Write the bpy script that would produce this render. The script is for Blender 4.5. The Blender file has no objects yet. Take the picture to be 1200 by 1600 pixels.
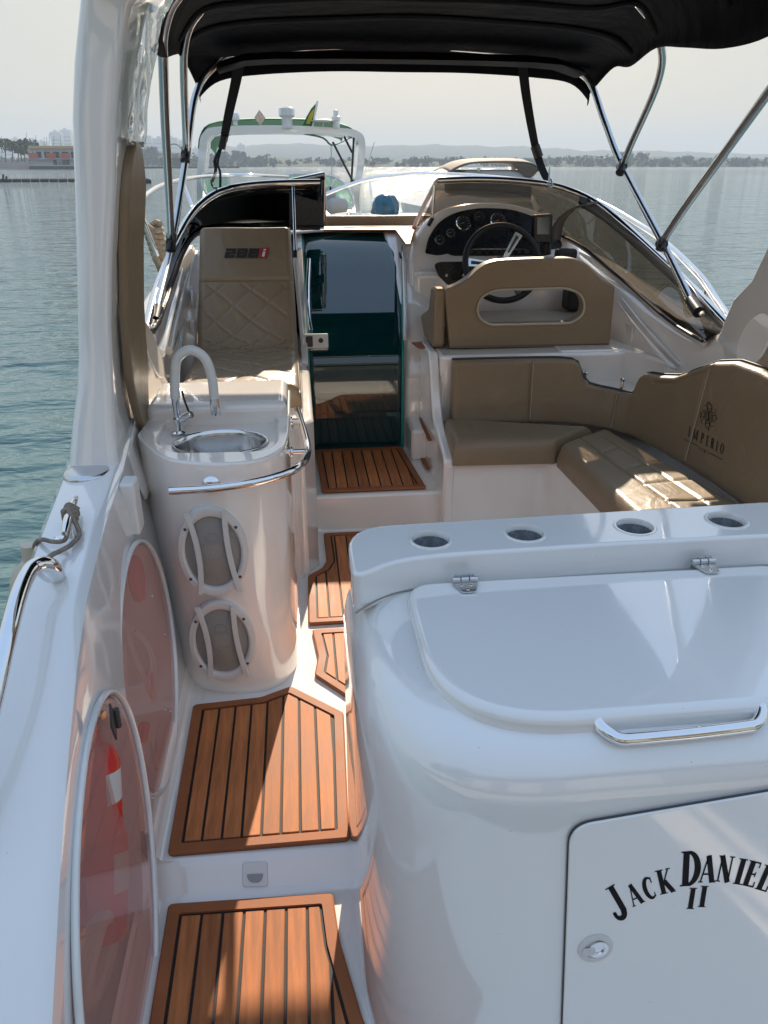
import bpy, bmesh, math, random
from mathutils import Vector, Matrix
from mathutils.geometry import tessellate_polygon
random.seed(7)
R = math.radians
sc = bpy.context.scene
# ---------------------------------------------------------------- camera, world, sun, exposure
F = 1200.0
PIT = math.atan(542/1200.0)
YAW = math.atan(142/(F/math.cos(PIT)))
H = 1.5
cam = bpy.data.cameras.new('camera'); camo = bpy.data.objects.new('camera', cam)
sc.collection.objects.link(camo); sc.camera = camo
camo.location = (0, 0, H); camo.rotation_euler = (R(90)-PIT, 0, -YAW)
cam.sensor_fit = 'VERTICAL'; cam.sensor_height = 36; cam.lens = 27; cam.clip_start = .02; cam.clip_end = 20000
SUN_EL, SUN_AZ = 30.0, 9.5      # azimuth: degrees from the bow (+Y) towards starboard (+X)
wd = bpy.data.worlds.new('World'); sc.world = wd; wd.use_nodes = True
wn = wd.node_tree.nodes; wl = wd.node_tree.links
for n in list(wn): wn.remove(n)
wo = wn.new('ShaderNodeOutputWorld'); bg = wn.new('ShaderNodeBackground'); sky = wn.new('ShaderNodeTexSky')
sky.sky_type = 'NISHITA'; sky.sun_disc = False
sky.sun_elevation = R(SUN_EL); sky.sun_rotation = R(SUN_AZ)
sky.air_density = 1.0; sky.dust_density = 2.0; sky.ozone_density = 1.0; sky.altitude = 0
bg.inputs['Strength'].default_value = .067
# humid air: an even veil, whitish low down and bluer overhead, the same all the way round
tcw = wn.new('ShaderNodeTexCoord'); sx_ = wn.new('ShaderNodeSeparateXYZ'); wl.new(tcw.outputs['Generated'], sx_.inputs[0])
cr_ = wn.new('ShaderNodeValToRGB'); wl.new(sx_.outputs['Z'], cr_.inputs[0]); e_ = cr_.color_ramp.elements
e_[0].position = 0; e_[0].color = (.45, .448, .415, 1); e_[1].position = 1; e_[1].color = (.36, .52, .80, 1)
q_ = e_.new(.16); q_.color = (.47, .49, .47, 1); q_ = e_.new(.5); q_.color = (.42, .56, .76, 1)
vm = wn.new('ShaderNodeVectorMath'); vm.operation = 'MULTIPLY'; vm.inputs[1].default_value = (.135, .11, .08); wl.new(sky.outputs[0], vm.inputs[0])
v2 = wn.new('ShaderNodeVectorMath'); v2.operation = 'MULTIPLY_ADD'; v2.inputs[1].default_value = (10, 10, 10); wl.new(cr_.outputs[0], v2.inputs[0]); wl.new(vm.outputs[0], v2.inputs[2])
wl.new(v2.outputs[0], bg.inputs[0])
wl.new(bg.outputs[0], wo.inputs[0])
sun = bpy.data.lights.new('sun', 'SUN'); suno = bpy.data.objects.new('sun', sun); sc.collection.objects.link(suno)
sun.energy = 5.0; sun.angle = R(.55); sun.color = (1, .86, .68)
sd = Vector((math.sin(R(SUN_AZ))*math.cos(R(SUN_EL)), math.cos(R(SUN_AZ))*math.cos(R(SUN_EL)), math.sin(R(SUN_EL))))
suno.rotation_euler = sd.to_track_quat('Z', 'Y').to_euler()
suno.location = (0, 0, 30)
sc.view_settings.view_transform = 'Standard'; sc.view_settings.look = 'None'
sc.view_settings.gamma = 1; sc.view_settings.use_curve_mapping = False; sc.view_settings.exposure = .92
sc.render.engine = 'CYCLES'
sc.cycles.max_bounces = 10; sc.cycles.transparent_max_bounces = 16
sc.cycles.volume_bounces = 0

# ---------------------------------------------------------------- geometry helpers
def ray(u, v):
    x = (u-600)/F; up = -(v-800)/F
    fy = math.cos(PIT)+up*math.sin(PIT); fz = -math.sin(PIT)+up*math.cos(PIT)
    c, s = math.cos(YAW), math.sin(YAW)
    return Vector((x*c+fy*s, -x*s+fy*c, fz))
def P(u, v, x=None, y=None, z=None):
    """the point of the place at known depth y, height z or side x that the photograph shows at (u, v)"""
    d = ray(u, v)
    t = x/d.x if x is not None else y/d.y if y is not None else (z-H)/d.z
    return Vector((d.x*t, d.y*t, H+d.z*t))
def PL(u, v, p0, n):
    d = ray(u, v); o = Vector((0, 0, H)); n = Vector(n)
    return o+d*((Vector(p0)-o).dot(n)/d.dot(n))

WL = {}                         # world location of every parent
def empty(name, loc, label=None, cat=None, group=None, kind=None):
    o = bpy.data.objects.new(name, None); sc.collection.objects.link(o); o.location = loc
    o.empty_display_size = .1; WL[o.name] = Vector(loc); tag(o, label, cat, group, kind); return o
def tag(o, label=None, cat=None, group=None, kind=None):
    if label: o['label'] = label
    if cat: o['category'] = cat
    if group: o['group'] = group
    if kind: o['kind'] = kind
    return o
def mk(name, verts, faces, mat, parent=None, smooth=True, bevel=0, seg=3, solid=0, sub=0, bang=35, **kw):
    verts = [Vector(v) for v in verts]
    lo = Vector([min(v[i] for v in verts) for i in range(3)]); hi = Vector([max(v[i] for v in verts) for i in range(3)])
    c = (lo+hi)/2; c.z = lo.z
    me = bpy.data.meshes.new(name); me.from_pydata([v-c for v in verts], [], faces)
    bm = bmesh.new(); bm.from_mesh(me); bmesh.ops.remove_doubles(bm, verts=bm.verts, dist=1e-5)
    bmesh.ops.recalc_face_normals(bm, faces=bm.faces); bm.to_mesh(me); bm.free()
    me.materials.append(mat)
    if smooth:
        me.shade_smooth() if hasattr(me, 'shade_smooth') else None
        try: me.set_sharp_from_angle(angle=R(kw.get('sharp', 40)))
        except Exception: pass
    o = bpy.data.objects.new(name, me); sc.collection.objects.link(o)
    if solid:
        m = o.modifiers.new('s', 'SOLIDIFY'); m.thickness = solid; m.offset = kw.get('off', -1)
    if bevel:
        m = o.modifiers.new('b', 'BEVEL'); m.width = bevel; m.segments = seg; m.limit_method = 'ANGLE'; m.angle_limit = R(bang)
        m.harden_normals = False; m.use_clamp_overlap = kw.get('clamp', False)
    if bevel or kw.get('wn'):
        m = o.modifiers.new('w', 'WEIGHTED_NORMAL'); m.weight = 90; m.keep_sharp = True
    if sub:
        m = o.modifiers.new('u', 'SUBSURF'); m.levels = m.render_levels = sub
    WL[o.name] = c
    if parent is not None:
        o.parent = parent; o.location = c-WL[parent.name]
    else: o.location = c
    return o
def bake(o):
    dg = bpy.context.evaluated_depsgraph_get(); dg.update()
    me = bpy.data.meshes.new_from_object(o.evaluated_get(dg)); mats = list(o.data.materials)
    o.modifiers.clear(); old = o.data; o.data = me
    if not me.materials:
        for m in mats: me.materials.append(m)
    me.shade_smooth(); me.set_sharp_from_angle(angle=R(35))
    return o
def bev(o, w, seg=4, ang=50):
    m = o.modifiers.new('b', 'BEVEL'); m.width = w; m.segments = seg; m.limit_method = 'ANGLE'; m.angle_limit = R(ang); m.use_clamp_overlap = False
    bpy.context.view_layer.update(); bake(o)
    m = o.modifiers.new('w', 'WEIGHTED_NORMAL'); m.weight = 90; m.keep_sharp = True
def cut(o, cutters, keep=False):
    for c in cutters:
        m = o.modifiers.new('c', 'BOOLEAN'); m.operation = 'DIFFERENCE'; m.solver = 'EXACT'; m.object = c
    bpy.context.view_layer.update(); bake(o)
    for c in cutters:
        bpy.data.objects.remove(c)
def cr(pts, n=8, closed=False):
    pts = [Vector(p) for p in pts]; out = []; N = len(pts)
    if N < 3 and not closed: return [pts[0].lerp(pts[1], i/n) for i in range(n+1)] if N == 2 else pts
    rng = N if closed else N-1
    for i in range(rng):
        if closed: a, b, c, d = pts[i-1], pts[i], pts[(i+1) % N], pts[(i+2) % N]
        else:
            a = pts[i-1] if i else pts[0]*2-pts[1]; b = pts[i]; c = pts[i+1]; d = pts[i+2] if i+2 < N else pts[-1]*2-pts[-2]
        for k in range(n):
            t = k/n
            out.append(.5*((2*b)+(c-a)*t+(2*a-5*b+4*c-d)*t*t+(3*b-a-3*c+d)*t**3))
    if not closed: out.append(pts[-1])
    return out
def tubegeo(pts, r, seg=12, closed=False, V=None, Fc=None, cap=True):
    V = [] if V is None else V; Fc = [] if Fc is None else Fc; b0 = len(V); n = len(pts)
    rr = r if callable(r) else (lambda t: r)
    up = None
    for i, p in enumerate(pts):
        a = pts[i-1] if (i or closed) else pts[i]; b = pts[(i+1) % n] if (i < n-1 or closed) else pts[i]
        t = (b-a).normalized()
        if up is None:
            up = Vector((0, 0, 1)) if abs(t.z) < .9 else Vector((1, 0, 0))
        s = t.cross(up).normalized(); up = s.cross(t).normalized(); q = rr(i/max(1, n-1))
        for k in range(seg):
            an = 2*math.pi*k/seg; V.append(p+(s*math.cos(an)+up*math.sin(an))*q)
    for i in range(n if closed else n-1):
        for k in range(seg):
            j = (i+1) % n
            Fc.append((b0+i*seg+k, b0+i*seg+(k+1) % seg, b0+j*seg+(k+1) % seg, b0+j*seg+k))
    if cap and not closed:
        Fc.append(tuple(b0+k for k in range(seg))[::-1]); Fc.append(tuple(b0+(n-1)*seg+k for k in range(seg)))
    return V, Fc
def tube(name, pts, r, mat, parent=None, n=8, seg=14, closed=False, smooth_path=True, **kw):
    pts = cr(pts, n, closed) if smooth_path else [Vector(p) for p in pts]
    V, Fc = tubegeo(pts, r, seg, closed)
    return mk(name, V, Fc, mat, parent, **kw)
def frame(axis):
    a = Vector(axis).normalized(); u = Vector((0, 0, 1)) if abs(a.z) < .9 else Vector((1, 0, 0))
    s = u.cross(a).normalized(); return s, a.cross(s).normalized(), a
def lathe(name, prof, c, axis, mat, parent=None, seg=28, hollow=False, **kw):
    s, u, a = frame(axis); c = Vector(c); V = []; Fc = []
    for r, h in prof:
        for k in range(seg):
            an = 2*math.pi*k/seg; V.append(c+a*h+(s*math.cos(an)+u*math.sin(an))*max(r, 1e-4))
    for i in range(len(prof)-1):
        for k in range(seg): Fc.append((i*seg+k, i*seg+(k+1) % seg, (i+1)*seg+(k+1) % seg, (i+1)*seg+k))
    if prof[0][0] > 1e-3 and not hollow: Fc.append(tuple(range(seg))[::-1])
    if prof[-1][0] > 1e-3 and not hollow: Fc.append(tuple((len(prof)-1)*seg+k for k in range(seg)))
    return mk(name, V, Fc, mat, parent, **kw)
def box(name, lo, hi, mat, parent=None, bevel=.004, **kw):
    x0, y0, z0 = lo; x1, y1, z1 = hi
    V = [(x0, y0, z0), (x1, y0, z0), (x1, y1, z0), (x0, y1, z0), (x0, y0, z1), (x1, y0, z1), (x1, y1, z1), (x0, y1, z1)]
    return mk(name, V, [(0, 3, 2, 1), (4, 5, 6, 7), (0, 1, 5, 4), (1, 2, 6, 5), (2, 3, 7, 6), (3, 0, 4, 7)], mat, parent, bevel=bevel, **kw)
def prismgeo(loop, ext, V=None, Fc=None):
    V = [] if V is None else V; Fc = [] if Fc is None else Fc; b = len(V); n = len(loop); e = Vector(ext)
    V += [Vector(p) for p in loop]+[Vector(p)+e for p in loop]
    for t in tessellate_polygon([[Vector(p) for p in loop]]):
        Fc.append(tuple(b+i for i in t)); Fc.append(tuple(b+n+i for i in reversed(t)))
    for i in range(n): Fc.append((b+i, b+(i+1) % n, b+n+(i+1) % n, b+n+i))
    return V, Fc
def prism(name, loop, ext, mat, parent=None, bevel=0, **kw):
    """closed outline of 3D points extruded by vector ext (n-gon caps)"""
    n = len(loop); e = Vector(ext)
    V = [Vector(p) for p in loop]+[Vector(p)+e for p in loop]
    Fc = [tuple(range(n))[::-1], tuple(range(n, 2*n))]+[(i, (i+1) % n, n+(i+1) % n, n+i) for i in range(n)]
    return mk(name, V, Fc, mat, parent, bevel=bevel, **kw)
def loft(name, secs, mat, parent=None, closed=True, cap=True, **kw):
    V = []; Fc = []; n = len(secs[0])
    for s in secs: V += [Vector(p) for p in s]
    for i in range(len(secs)-1):
        for k in range(n if closed else n-1):
            Fc.append((i*n+k, i*n+(k+1) % n, (i+1)*n+(k+1) % n, (i+1)*n+k))
    if cap and closed: Fc.append(tuple(range(n))[::-1]); Fc.append(tuple((len(secs)-1)*n+k for k in range(n)))
    return mk(name, V, Fc, mat, parent, **kw)
def smooth_grid(grid, nu, nv):
    g = [cr(row, nu) for row in grid]; cols = list(zip(*g)); cols = [cr(list(c), nv) for c in cols]
    return [list(r) for r in zip(*cols)]
def patch(name, grid, nu, nv, mat, parent=None, thick=.01, **kw):
    """surface through a grid of points"""
    g = smooth_grid(grid, nu, nv)
    return loft(name, g, mat, parent, closed=False, cap=False, solid=thick, **kw)
def rrect(w, h, r, n=5, cx=0, cy=0):
    out = []
    for qx, qy, a0 in ((1, 1, 0), (-1, 1, 90), (-1, -1, 180), (1, -1, 270)):
        for k in range(n+1):
            a = R(a0+90*k/n); out.append((cx+qx*(w/2-r)+r*math.cos(a), cy+qy*(h/2-r)+r*math.sin(a)))
    return out
def round_poly(pts, r, n=5):
    """round the corners of a 2D polygon; r a number or a list"""
    out = []; N = len(pts)
    for i, p in enumerate(pts):
        p = Vector(p); a = Vector(pts[i-1]); b = Vector(pts[(i+1) % N]); q = r[i] if isinstance(r, (list, tuple)) else r
        d1 = (a-p); d2 = (b-p); q = min(q, d1.length*.49, d2.length*.49)
        if q < 1e-4: out.append(p); continue
        s = p+d1.normalized()*q; e = p+d2.normalized()*q
        for k in range(n+1):
            t = k/n; out.append(s*(1-t)**2+p*2*t*(1-t)+e*t*t)
    return out
def pad(name, S, thick, nu, nv, mat, parent=None, er=.04, hf=None, rest=0, **kw):
    """upholstered pad: S(u,v) -> (point, outward normal); hf(u,v) -> groove depth 0..1 ; er edge radius as length (lu,lv sizes measured)"""
    P0 = S(0, .5)[0]; lu = sum((S((i+1)/10, .5)[0]-S(i/10, .5)[0]).length for i in range(10)); lv = sum((S(.5, (i+1)/10)[0]-S(.5, i/10)[0]).length for i in range(10))
    V = []; Fc = []
    def g(n):
        # denser near the ends
        return [.5-.5*math.cos(math.pi*i/n) if 0 else i/n for i in range(n+1)]
    def ends(n, L):
        e = min(.45, er/L); a = [e*(1-math.cos(math.pi/2*k/5)) for k in range(5)]
        m = [e+(1-2*e)*k/n for k in range(n+1)]
        return a+m+[1-x for x in reversed(a)]
    U = ends(nu, lu); W = ends(nv, lv)
    for v in W:
        for u in U:
            p, n = S(u, v)
            du = min(u, 1-u)*lu; dv = min(v, 1-v)*lv
            f = lambda d: math.sqrt(max(0, 1-(1-min(d/er, 1))**2))
            k = f(du)*f(dv)
            h = thick*(.35+.65*k)+rest
            if hf: h -= hf(u, v)
            V.append(p+n*h)
    nU, nW = len(U), len(W)
    for j in range(nW-1):
        for i in range(nU-1): Fc.append((j*nU+i, j*nU+i+1, (j+1)*nU+i+1, (j+1)*nU+i))
    # skirt and bottom
    rim = [(i, 0) for i in range(nU)]+[(nU-1, j) for j in range(1, nW)]+[(i, nW-1) for i in range(nU-2, -1, -1)]+[(0, j) for j in range(nW-2, 0, -1)]
    b = len(V)
    for i, j in rim:
        p, n = S(U[i], W[j]); V.append(p+n*rest*0)
    m = len(rim)
    for k in range(m):
        a, c = rim[k], rim[(k+1) % m]
        Fc.append((a[1]*nU+a[0], c[1]*nU+c[0], b+(k+1) % m, b+k))
    b2 = len(V)
    for v in W:
        for u in U: p, n = S(u, v); V.append(p)
    for j in range(nW-1):
        for i in range(nU-1): Fc.append((b2+j*nU+i, b2+(j+1)*nU+i, b2+(j+1)*nU+i+1, b2+j*nU+i+1))
    kw.setdefault('sharp', 60)
    return mk(name, V, Fc, mat, parent, **kw)
def clone(o, parent=None):
    c = o.copy(); sc.collection.objects.link(c); c.parent = parent
    for ch in list(o.children): clone(ch, c)
    return c

# ---------------------------------------------------------------- materials
def mat(name, col, rough=.5, metal=0, coat=0, noise=0, nscale=20, bump=0, bscale=60, spec=.5, detail=4, stretch=None, bdist=.002, sheen=0, emis=None, wrinkle=0, objrand=0):
    m = bpy.data.materials.new(name); m.use_nodes = True; nt = m.node_tree; b = nt.nodes['Principled BSDF']
    b.inputs['Base Color'].default_value = (*col, 1); b.inputs['Roughness'].default_value = rough; b.inputs['Metallic'].default_value = metal
    b.inputs['Coat Weight'].default_value = coat; b.inputs['Coat Roughness'].default_value = .04
    b.inputs['Specular IOR Level'].default_value = spec
    if sheen: b.inputs['Sheen Weight'].default_value = sheen
    tc = nt.nodes.new('ShaderNodeTexCoord'); mp = nt.nodes.new('ShaderNodeMapping'); nt.links.new(tc.outputs['Object'], mp.inputs[0])
    if stretch: mp.inputs['Scale'].default_value = stretch
    if noise:
        t = nt.nodes.new('ShaderNodeTexNoise'); t.inputs['Scale'].default_value = nscale; t.inputs['Detail'].default_value = detail
        nt.links.new(mp.outputs[0], t.inputs['Vector'])
        r = nt.nodes.new('ShaderNodeMapRange'); r.inputs[1].default_value = .3; r.inputs[2].default_value = .7
        r.inputs[3].default_value = 1-noise; r.inputs[4].default_value = 1+noise; nt.links.new(t.outputs[0], r.inputs[0])
        mx = nt.nodes.new('ShaderNodeVectorMath'); mx.operation = 'SCALE'; mx.inputs[0].default_value = col
        nt.links.new(r.outputs[0], mx.inputs['Scale']); nt.links.new(mx.outputs[0], b.inputs['Base Color'])
        r2 = nt.nodes.new('ShaderNodeMapRange'); r2.inputs[1].default_value = .3; r2.inputs[2].default_value = .7
        r2.inputs[3].default_value = max(0, rough-.06*min(1, noise*6)); r2.inputs[4].default_value = rough+.06*min(1, noise*6)
        nt.links.new(t.outputs[0], r2.inputs[0]); nt.links.new(r2.outputs[0], b.inputs['Roughness'])
        if objrand:      # each piece its own tone
            oi = nt.nodes.new('ShaderNodeObjectInfo'); ra_ = nt.nodes.new('ShaderNodeMapRange'); ra_.inputs[3].default_value = 1-objrand; ra_.inputs[4].default_value = 1+objrand
            nt.links.new(oi.outputs['Random'], ra_.inputs[0]); m3 = nt.nodes.new('ShaderNodeVectorMath'); m3.operation = 'SCALE'
            nt.links.new(mx.outputs[0], m3.inputs[0]); nt.links.new(ra_.outputs[0], m3.inputs['Scale']); nt.links.new(m3.outputs[0], b.inputs['Base Color'])
    if bump:
        t = nt.nodes.new('ShaderNodeTexNoise'); t.inputs['Scale'].default_value = bscale; t.inputs['Detail'].default_value = 3
        nt.links.new(mp.outputs[0], t.inputs['Vector'])
        bp = nt.nodes.new('ShaderNodeBump'); bp.inputs['Strength'].default_value = bump; bp.inputs['Distance'].default_value = bdist
        nt.links.new(t.outputs[0], bp.inputs['Height']); nt.links.new(bp.outputs[0], b.inputs['Normal'])
        if wrinkle:
            t2 = nt.nodes.new('ShaderNodeTexNoise'); t2.inputs['Scale'].default_value = 7; t2.inputs['Detail'].default_value = 4; t2.inputs['Distortion'].default_value = 1.2; nt.links.new(mp.outputs[0], t2.inputs['Vector'])
            b2_ = nt.nodes.new('ShaderNodeBump'); b2_.inputs['Strength'].default_value = wrinkle; b2_.inputs['Distance'].default_value = .012; nt.links.new(t2.outputs[0], b2_.inputs['Height']); nt.links.new(b2_.outputs[0], bp.inputs['Normal'])
        if coat: nt.links.new(bp.outputs[0], b.inputs['Coat Normal'])
    if emis: b.inputs['Emission Color'].default_value = (*emis[0], 1); b.inputs['Emission Strength'].default_value = emis[1]
    return m
def thin_glass(name, tint, refl=.12, rough=.01, extra=0, fr=1.5):
    """thin clear sheet: tinted transparency plus fresnel gloss"""
    m = bpy.data.materials.new(name); m.use_nodes = True; nt = m.node_tree
    for n in list(nt.nodes): nt.nodes.remove(n)
    o = nt.nodes.new('ShaderNodeOutputMaterial'); tr = nt.nodes.new('ShaderNodeBsdfTransparent'); gl = nt.nodes.new('ShaderNodeBsdfGlossy')
    tr.inputs[0].default_value = (*tint, 1); gl.inputs['Roughness'].default_value = rough; gl.inputs[0].default_value = (1, 1, 1, 1)
    lw = nt.nodes.new('ShaderNodeFresnel'); lw.inputs['IOR'].default_value = fr
    ad = nt.nodes.new('ShaderNodeMath'); ad.operation = 'ADD'; ad.inputs[1].default_value = refl; ad.use_clamp = True; nt.links.new(lw.outputs[0], ad.inputs[0])
    gm_ = nt.nodes.new('ShaderNodeNewGeometry'); iv = nt.nodes.new('ShaderNodeMath'); iv.operation = 'SUBTRACT'; iv.inputs[0].default_value = 1; nt.links.new(gm_.outputs['Backfacing'], iv.inputs[1])
    ml_ = nt.nodes.new('ShaderNodeMath'); ml_.operation = 'MULTIPLY'; nt.links.new(ad.outputs[0], ml_.inputs[0]); nt.links.new(iv.outputs[0], ml_.inputs[1]); ad = ml_
    mx = nt.nodes.new('ShaderNodeMixShader'); nt.links.new(ad.outputs[0], mx.inputs[0]); nt.links.new(tr.outputs[0], mx.inputs[1]); nt.links.new(gl.outputs[0], mx.inputs[2])
    last = mx
    if extra:
        df = nt.nodes.new('ShaderNodeBsdfDiffuse'); df.inputs[0].default_value = (*[min(1, c) for c in extra[1]], 1)
        m2 = nt.nodes.new('ShaderNodeMixShader'); m2.inputs[0].default_value = extra[0]; nt.links.new(mx.outputs[0], m2.inputs[1]); nt.links.new(df.outputs[0], m2.inputs[2]); last = m2
    nt.links.new(last.outputs[0], o.inputs[0]); return m
M = {}
M['gel'] = mat('white_gelcoat', (.78, .77, .75), .14, coat=1, noise=.012, nscale=3, bump=.04, bscale=5, bdist=.01)
M['gel2'] = mat('warm_white_liner', (.85, .785, .72), .16, coat=.9, noise=.02, nscale=4, bump=.05, bscale=6, bdist=.01)
def add_scuffs(m):
    # faint cloudy wear: patches where the polish has dulled, and fine dust specks
    nt = m.node_tree; b = nt.nodes['Principled BSDF']; g_ = nt.nodes.new('ShaderNodeNewGeometry')
    t = nt.nodes.new('ShaderNodeTexNoise'); t.inputs['Scale'].default_value = 5.5; t.inputs['Detail'].default_value = 9; t.inputs['Roughness'].default_value = .72; nt.links.new(g_.outputs['Position'], t.inputs['Vector'])
    r = nt.nodes.new('ShaderNodeMapRange'); r.inputs[1].default_value = .45; r.inputs[2].default_value = .72; r.inputs[3].default_value = .012; r.inputs[4].default_value = .13; nt.links.new(t.outputs[0], r.inputs[0]); nt.links.new(r.outputs[0], b.inputs['Coat Roughness'])
    v = nt.nodes.new('ShaderNodeTexVoronoi'); v.inputs['Scale'].default_value = 22; nt.links.new(g_.outputs['Position'], v.inputs['Vector'])
    lt = nt.nodes.new('ShaderNodeMath'); lt.operation = 'LESS_THAN'; lt.inputs[1].default_value = .022; nt.links.new(v.outputs['Distance'], lt.inputs[0])
    mx = nt.nodes.new('ShaderNodeMix'); mx.data_type = 'RGBA'; nt.links.new(lt.outputs[0], mx.inputs[0]); src = b.inputs['Base Color'].links[0].from_socket; nt.links.new(src, mx.inputs[6]); mx.inputs[7].default_value = (.45, .41, .36, 1); nt.links.new(mx.outputs[2], b.inputs['Base Color'])
for k_ in ('gel', 'gel2'): add_scuffs(M[k_])
for k_ in ('gel', 'gel2'): M[k_].node_tree.nodes['Principled BSDF'].inputs['Coat IOR'].default_value = 1.75
M['grip'] = mat('grey_white_plastic', (.62, .61, .59), .38, noise=.02)
M['wplastic'] = mat('white_plastic', (.74, .73, .70), .35)
M['teak'] = mat('teak_strip', (.42, .145, .048), .6, spec=.3, objrand=.2, noise=.28, nscale=9, stretch=(9, 1, 9), bump=.35, bscale=160, detail=6, bdist=.0008)
M['teakedge'] = mat('teak_border', (.31, .105, .038), .6, spec=.3, noise=.18, nscale=9, bump=.3, bscale=160, detail=6, bdist=.0008)
M['caulk'] = mat('black_caulk', (.012, .011, .010), .7)
M['tan'] = mat('tan_vinyl', (.235, .168, .100), .40, noise=.05, nscale=7, bump=.3, bscale=420, bdist=.0006, wrinkle=.5)
M['tanlight'] = mat('sand_vinyl', (.42, .35, .26), .42, noise=.05, nscale=7, bump=.3, bscale=420, bdist=.0006)
M['thread'] = mat('beige_thread', (.50, .44, .34), .7)
M['pipe'] = mat('dark_piping', (.06, .055, .05), .6)
M['chrome'] = mat('polished_steel', (.80, .80, .80), .07, 1, noise=.02, nscale=30)
M['alu'] = mat('anodised_aluminium', (.62, .62, .62), .22, 1, noise=.04, nscale=14)
M['canvas'] = mat('navy_black_canvas', (.007, .008, .012), .9, noise=.25, nscale=5, bump=.8, bscale=7, bdist=.03, spec=.2)
M['strap'] = mat('black_webbing', (.012, .012, .016), .8, bump=.4, bscale=400)
M['blk'] = mat('black_plastic', (.012, .012, .013), .35, noise=.1)
M['blkmat'] = mat('black_panel', (.016, .018, .022), .28, noise=.1)
M['rubber'] = mat('black_rubber', (.010, .010, .010), .55)
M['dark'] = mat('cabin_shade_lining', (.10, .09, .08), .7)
M['smoke'] = thin_glass('smoked_acrylic', (.43, .385, .335), .015, .012)
M['smokedark'] = thin_glass('dark_smoked_acrylic', (.012, .012, .014), .01, .012)
M['teal'] = thin_glass('teal_acrylic', (.055, .20, .20), .04, .02, extra=(.055, (.02, .50, .52)))
M['clear'] = thin_glass('clear_acrylic', (.93, .82, .79), .0, .01, extra=(.18, (.90, .66, .62)), fr=1.27)
M['cleart'] = thin_glass('teal_windscreen', (.70, .88, .80), .05, .01)
M['mesh'] = mat('grey_speaker_cloth', (.30, .285, .26), .8, bump=.8, bscale=900, bdist=.0015)
M['gauge'] = mat('gauge_face', (.02, .022, .025), .3)
M['print'] = mat('pale_print', (.65, .64, .60), .5)
M['ink'] = mat('black_vinyl_lettering', (.008, .006, .006), .6, spec=.15)
M['emb'] = mat('black_embroidery', (.02, .016, .012), .7)
M['redemb'] = mat('red_embroidery', (.33, .02, .03), .7)
M['screen'] = mat('unlit_screen', (.07, .09, .085), .12)
M['ropeA'] = mat('sand_rope', (.36, .28, .19), .85, noise=.3, nscale=60, bump=1, bscale=120, bdist=.004)
M['ropeB'] = mat('grey_brown_cord', (.24, .19, .15), .85, noise=.3, nscale=60, bump=1, bscale=160, bdist=.003)
M['fender'] = mat('cream_fender_vinyl', (.55, .48, .38), .45, noise=.08)
M['red'] = mat('red_cylinder_paint', (.70, .035, .025), .3, noise=.1)
M['redcloth'] = mat('red_cloth', (.65, .06, .05), .7, noise=.15)
M['hose'] = mat('cream_hose', (.62, .55, .42), .4)
M['lamp'] = mat('frosted_lens', (.30, .29, .28), .25)
M['hull'] = M['gel']
# ---------------------------------------------------------------- the motor boat: hull, deck, liner
CX = .55                      # centreline of the boat
boat = empty('motor_boat', (CX, 2.5, -.35), 'white open-cockpit cruiser with tan upholstery, seen from its own transom', 'motor boat')
B = boat
GI = [(-.2, -.395, -.02), (.3, -.40, .0), (.6, -.41, .17), (.79, -.42, .32), (.93, -.43, .425), (1.09, -.44, .54), (1.26, -.45, .635), (1.42, -.46, .697), (1.72, -.48, .735), (2.03, -.50, .745), (2.35, -.525, .78), (2.64, -.55, .822), (2.98, -.58, .875)]
def lerp_tab(tab, y):
    if y <= tab[0][0]: return tab[0][1:]
    for a, b in zip(tab, tab[1:]):
        if y <= b[0]:
            t = (y-a[0])/(b[0]-a[0]); t2 = t
            return tuple(a[i]+(b[i]-a[i])*t2 for i in range(1, len(a)))
    return tab[-1][1:]
HO = [(-.2, 1.11, -.15), (.5, 1.13, .12), (.8, 1.145, .28), (1.07, 1.155, .47), (1.26, 1.165, .57), (1.42, 1.175, .64), (1.72, 1.195, .68), (2.1, 1.235, .70), (2.7, 1.29, .76), (3.0, 1.30, .80), (3.5, 1.31, .86), (4.5, 1.31, .96), (5.5, 1.22, 1.0), (6.5, .98, 1.02), (7.5, .58, 1.03), (8.2, .2, 1.04), (8.5, .02, 1.04)]
def gun_secs(y):
    xi, zi = lerp_tab(GI, y); w, zo = lerp_tab(HO, y); xo = CX-w
    zf = -.09 if y < 1.36 else -.03
    xb = -.395-.0*y
    zf = min(zf, zi-.1)
    s = [(xb, zf), (xb-.004, zf+.03), (xb+(xi-xb)*.5, zf+(zi-zf)*.5), (xi+.004, zi-.035), (xi-.001, zi-.010), (xi-.012, zi), (xi-.03, zi+.003),
         (xo+.075, zo+(zi-zo)*.95), (xo+.028, zo+(zi-zo)*.85), (xo+.008, zo+(zi-zo)*.4), (xo, zo-.04), (xo+.02, zo-.3), (xo+.09, -.6 if zo > -.2 else zo-.6), (xb-.05, -.62)]
    return [Vector((x, y, z)) for x, z in s]
ys = [-.2+.07*i for i in range(46)]
ys = [y for y in ys if y < 2.98]+[2.98]
port = loft('port_coaming', [gun_secs(y) for y in ys], M['gel'], B, sharp=70)
E1 = (1.748, .302, .305, .277, .29, -.402, .11); E2 = (1.10, .185, .285, .325, .52, -.380, .11)
def ell(E, s=1, off=0, n=48):
    cy, cz, a, b, sh, x0, xs = E; out = []
    for k in range(n):
        t = 2*math.pi*k/n; z = cz+s*b*math.sin(t); y = cy+s*a*math.cos(t)+sh*s*b*math.sin(t); out.append(Vector((x0-xs*z+off, y, z)))
    return out
cutters = []
for E in (E1, E2):
    c = prism('cutter', ell(E, 1, .06), (-.21, 0, 0), M['gel']); cutters.append(c)
cut(port, cutters)
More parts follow.
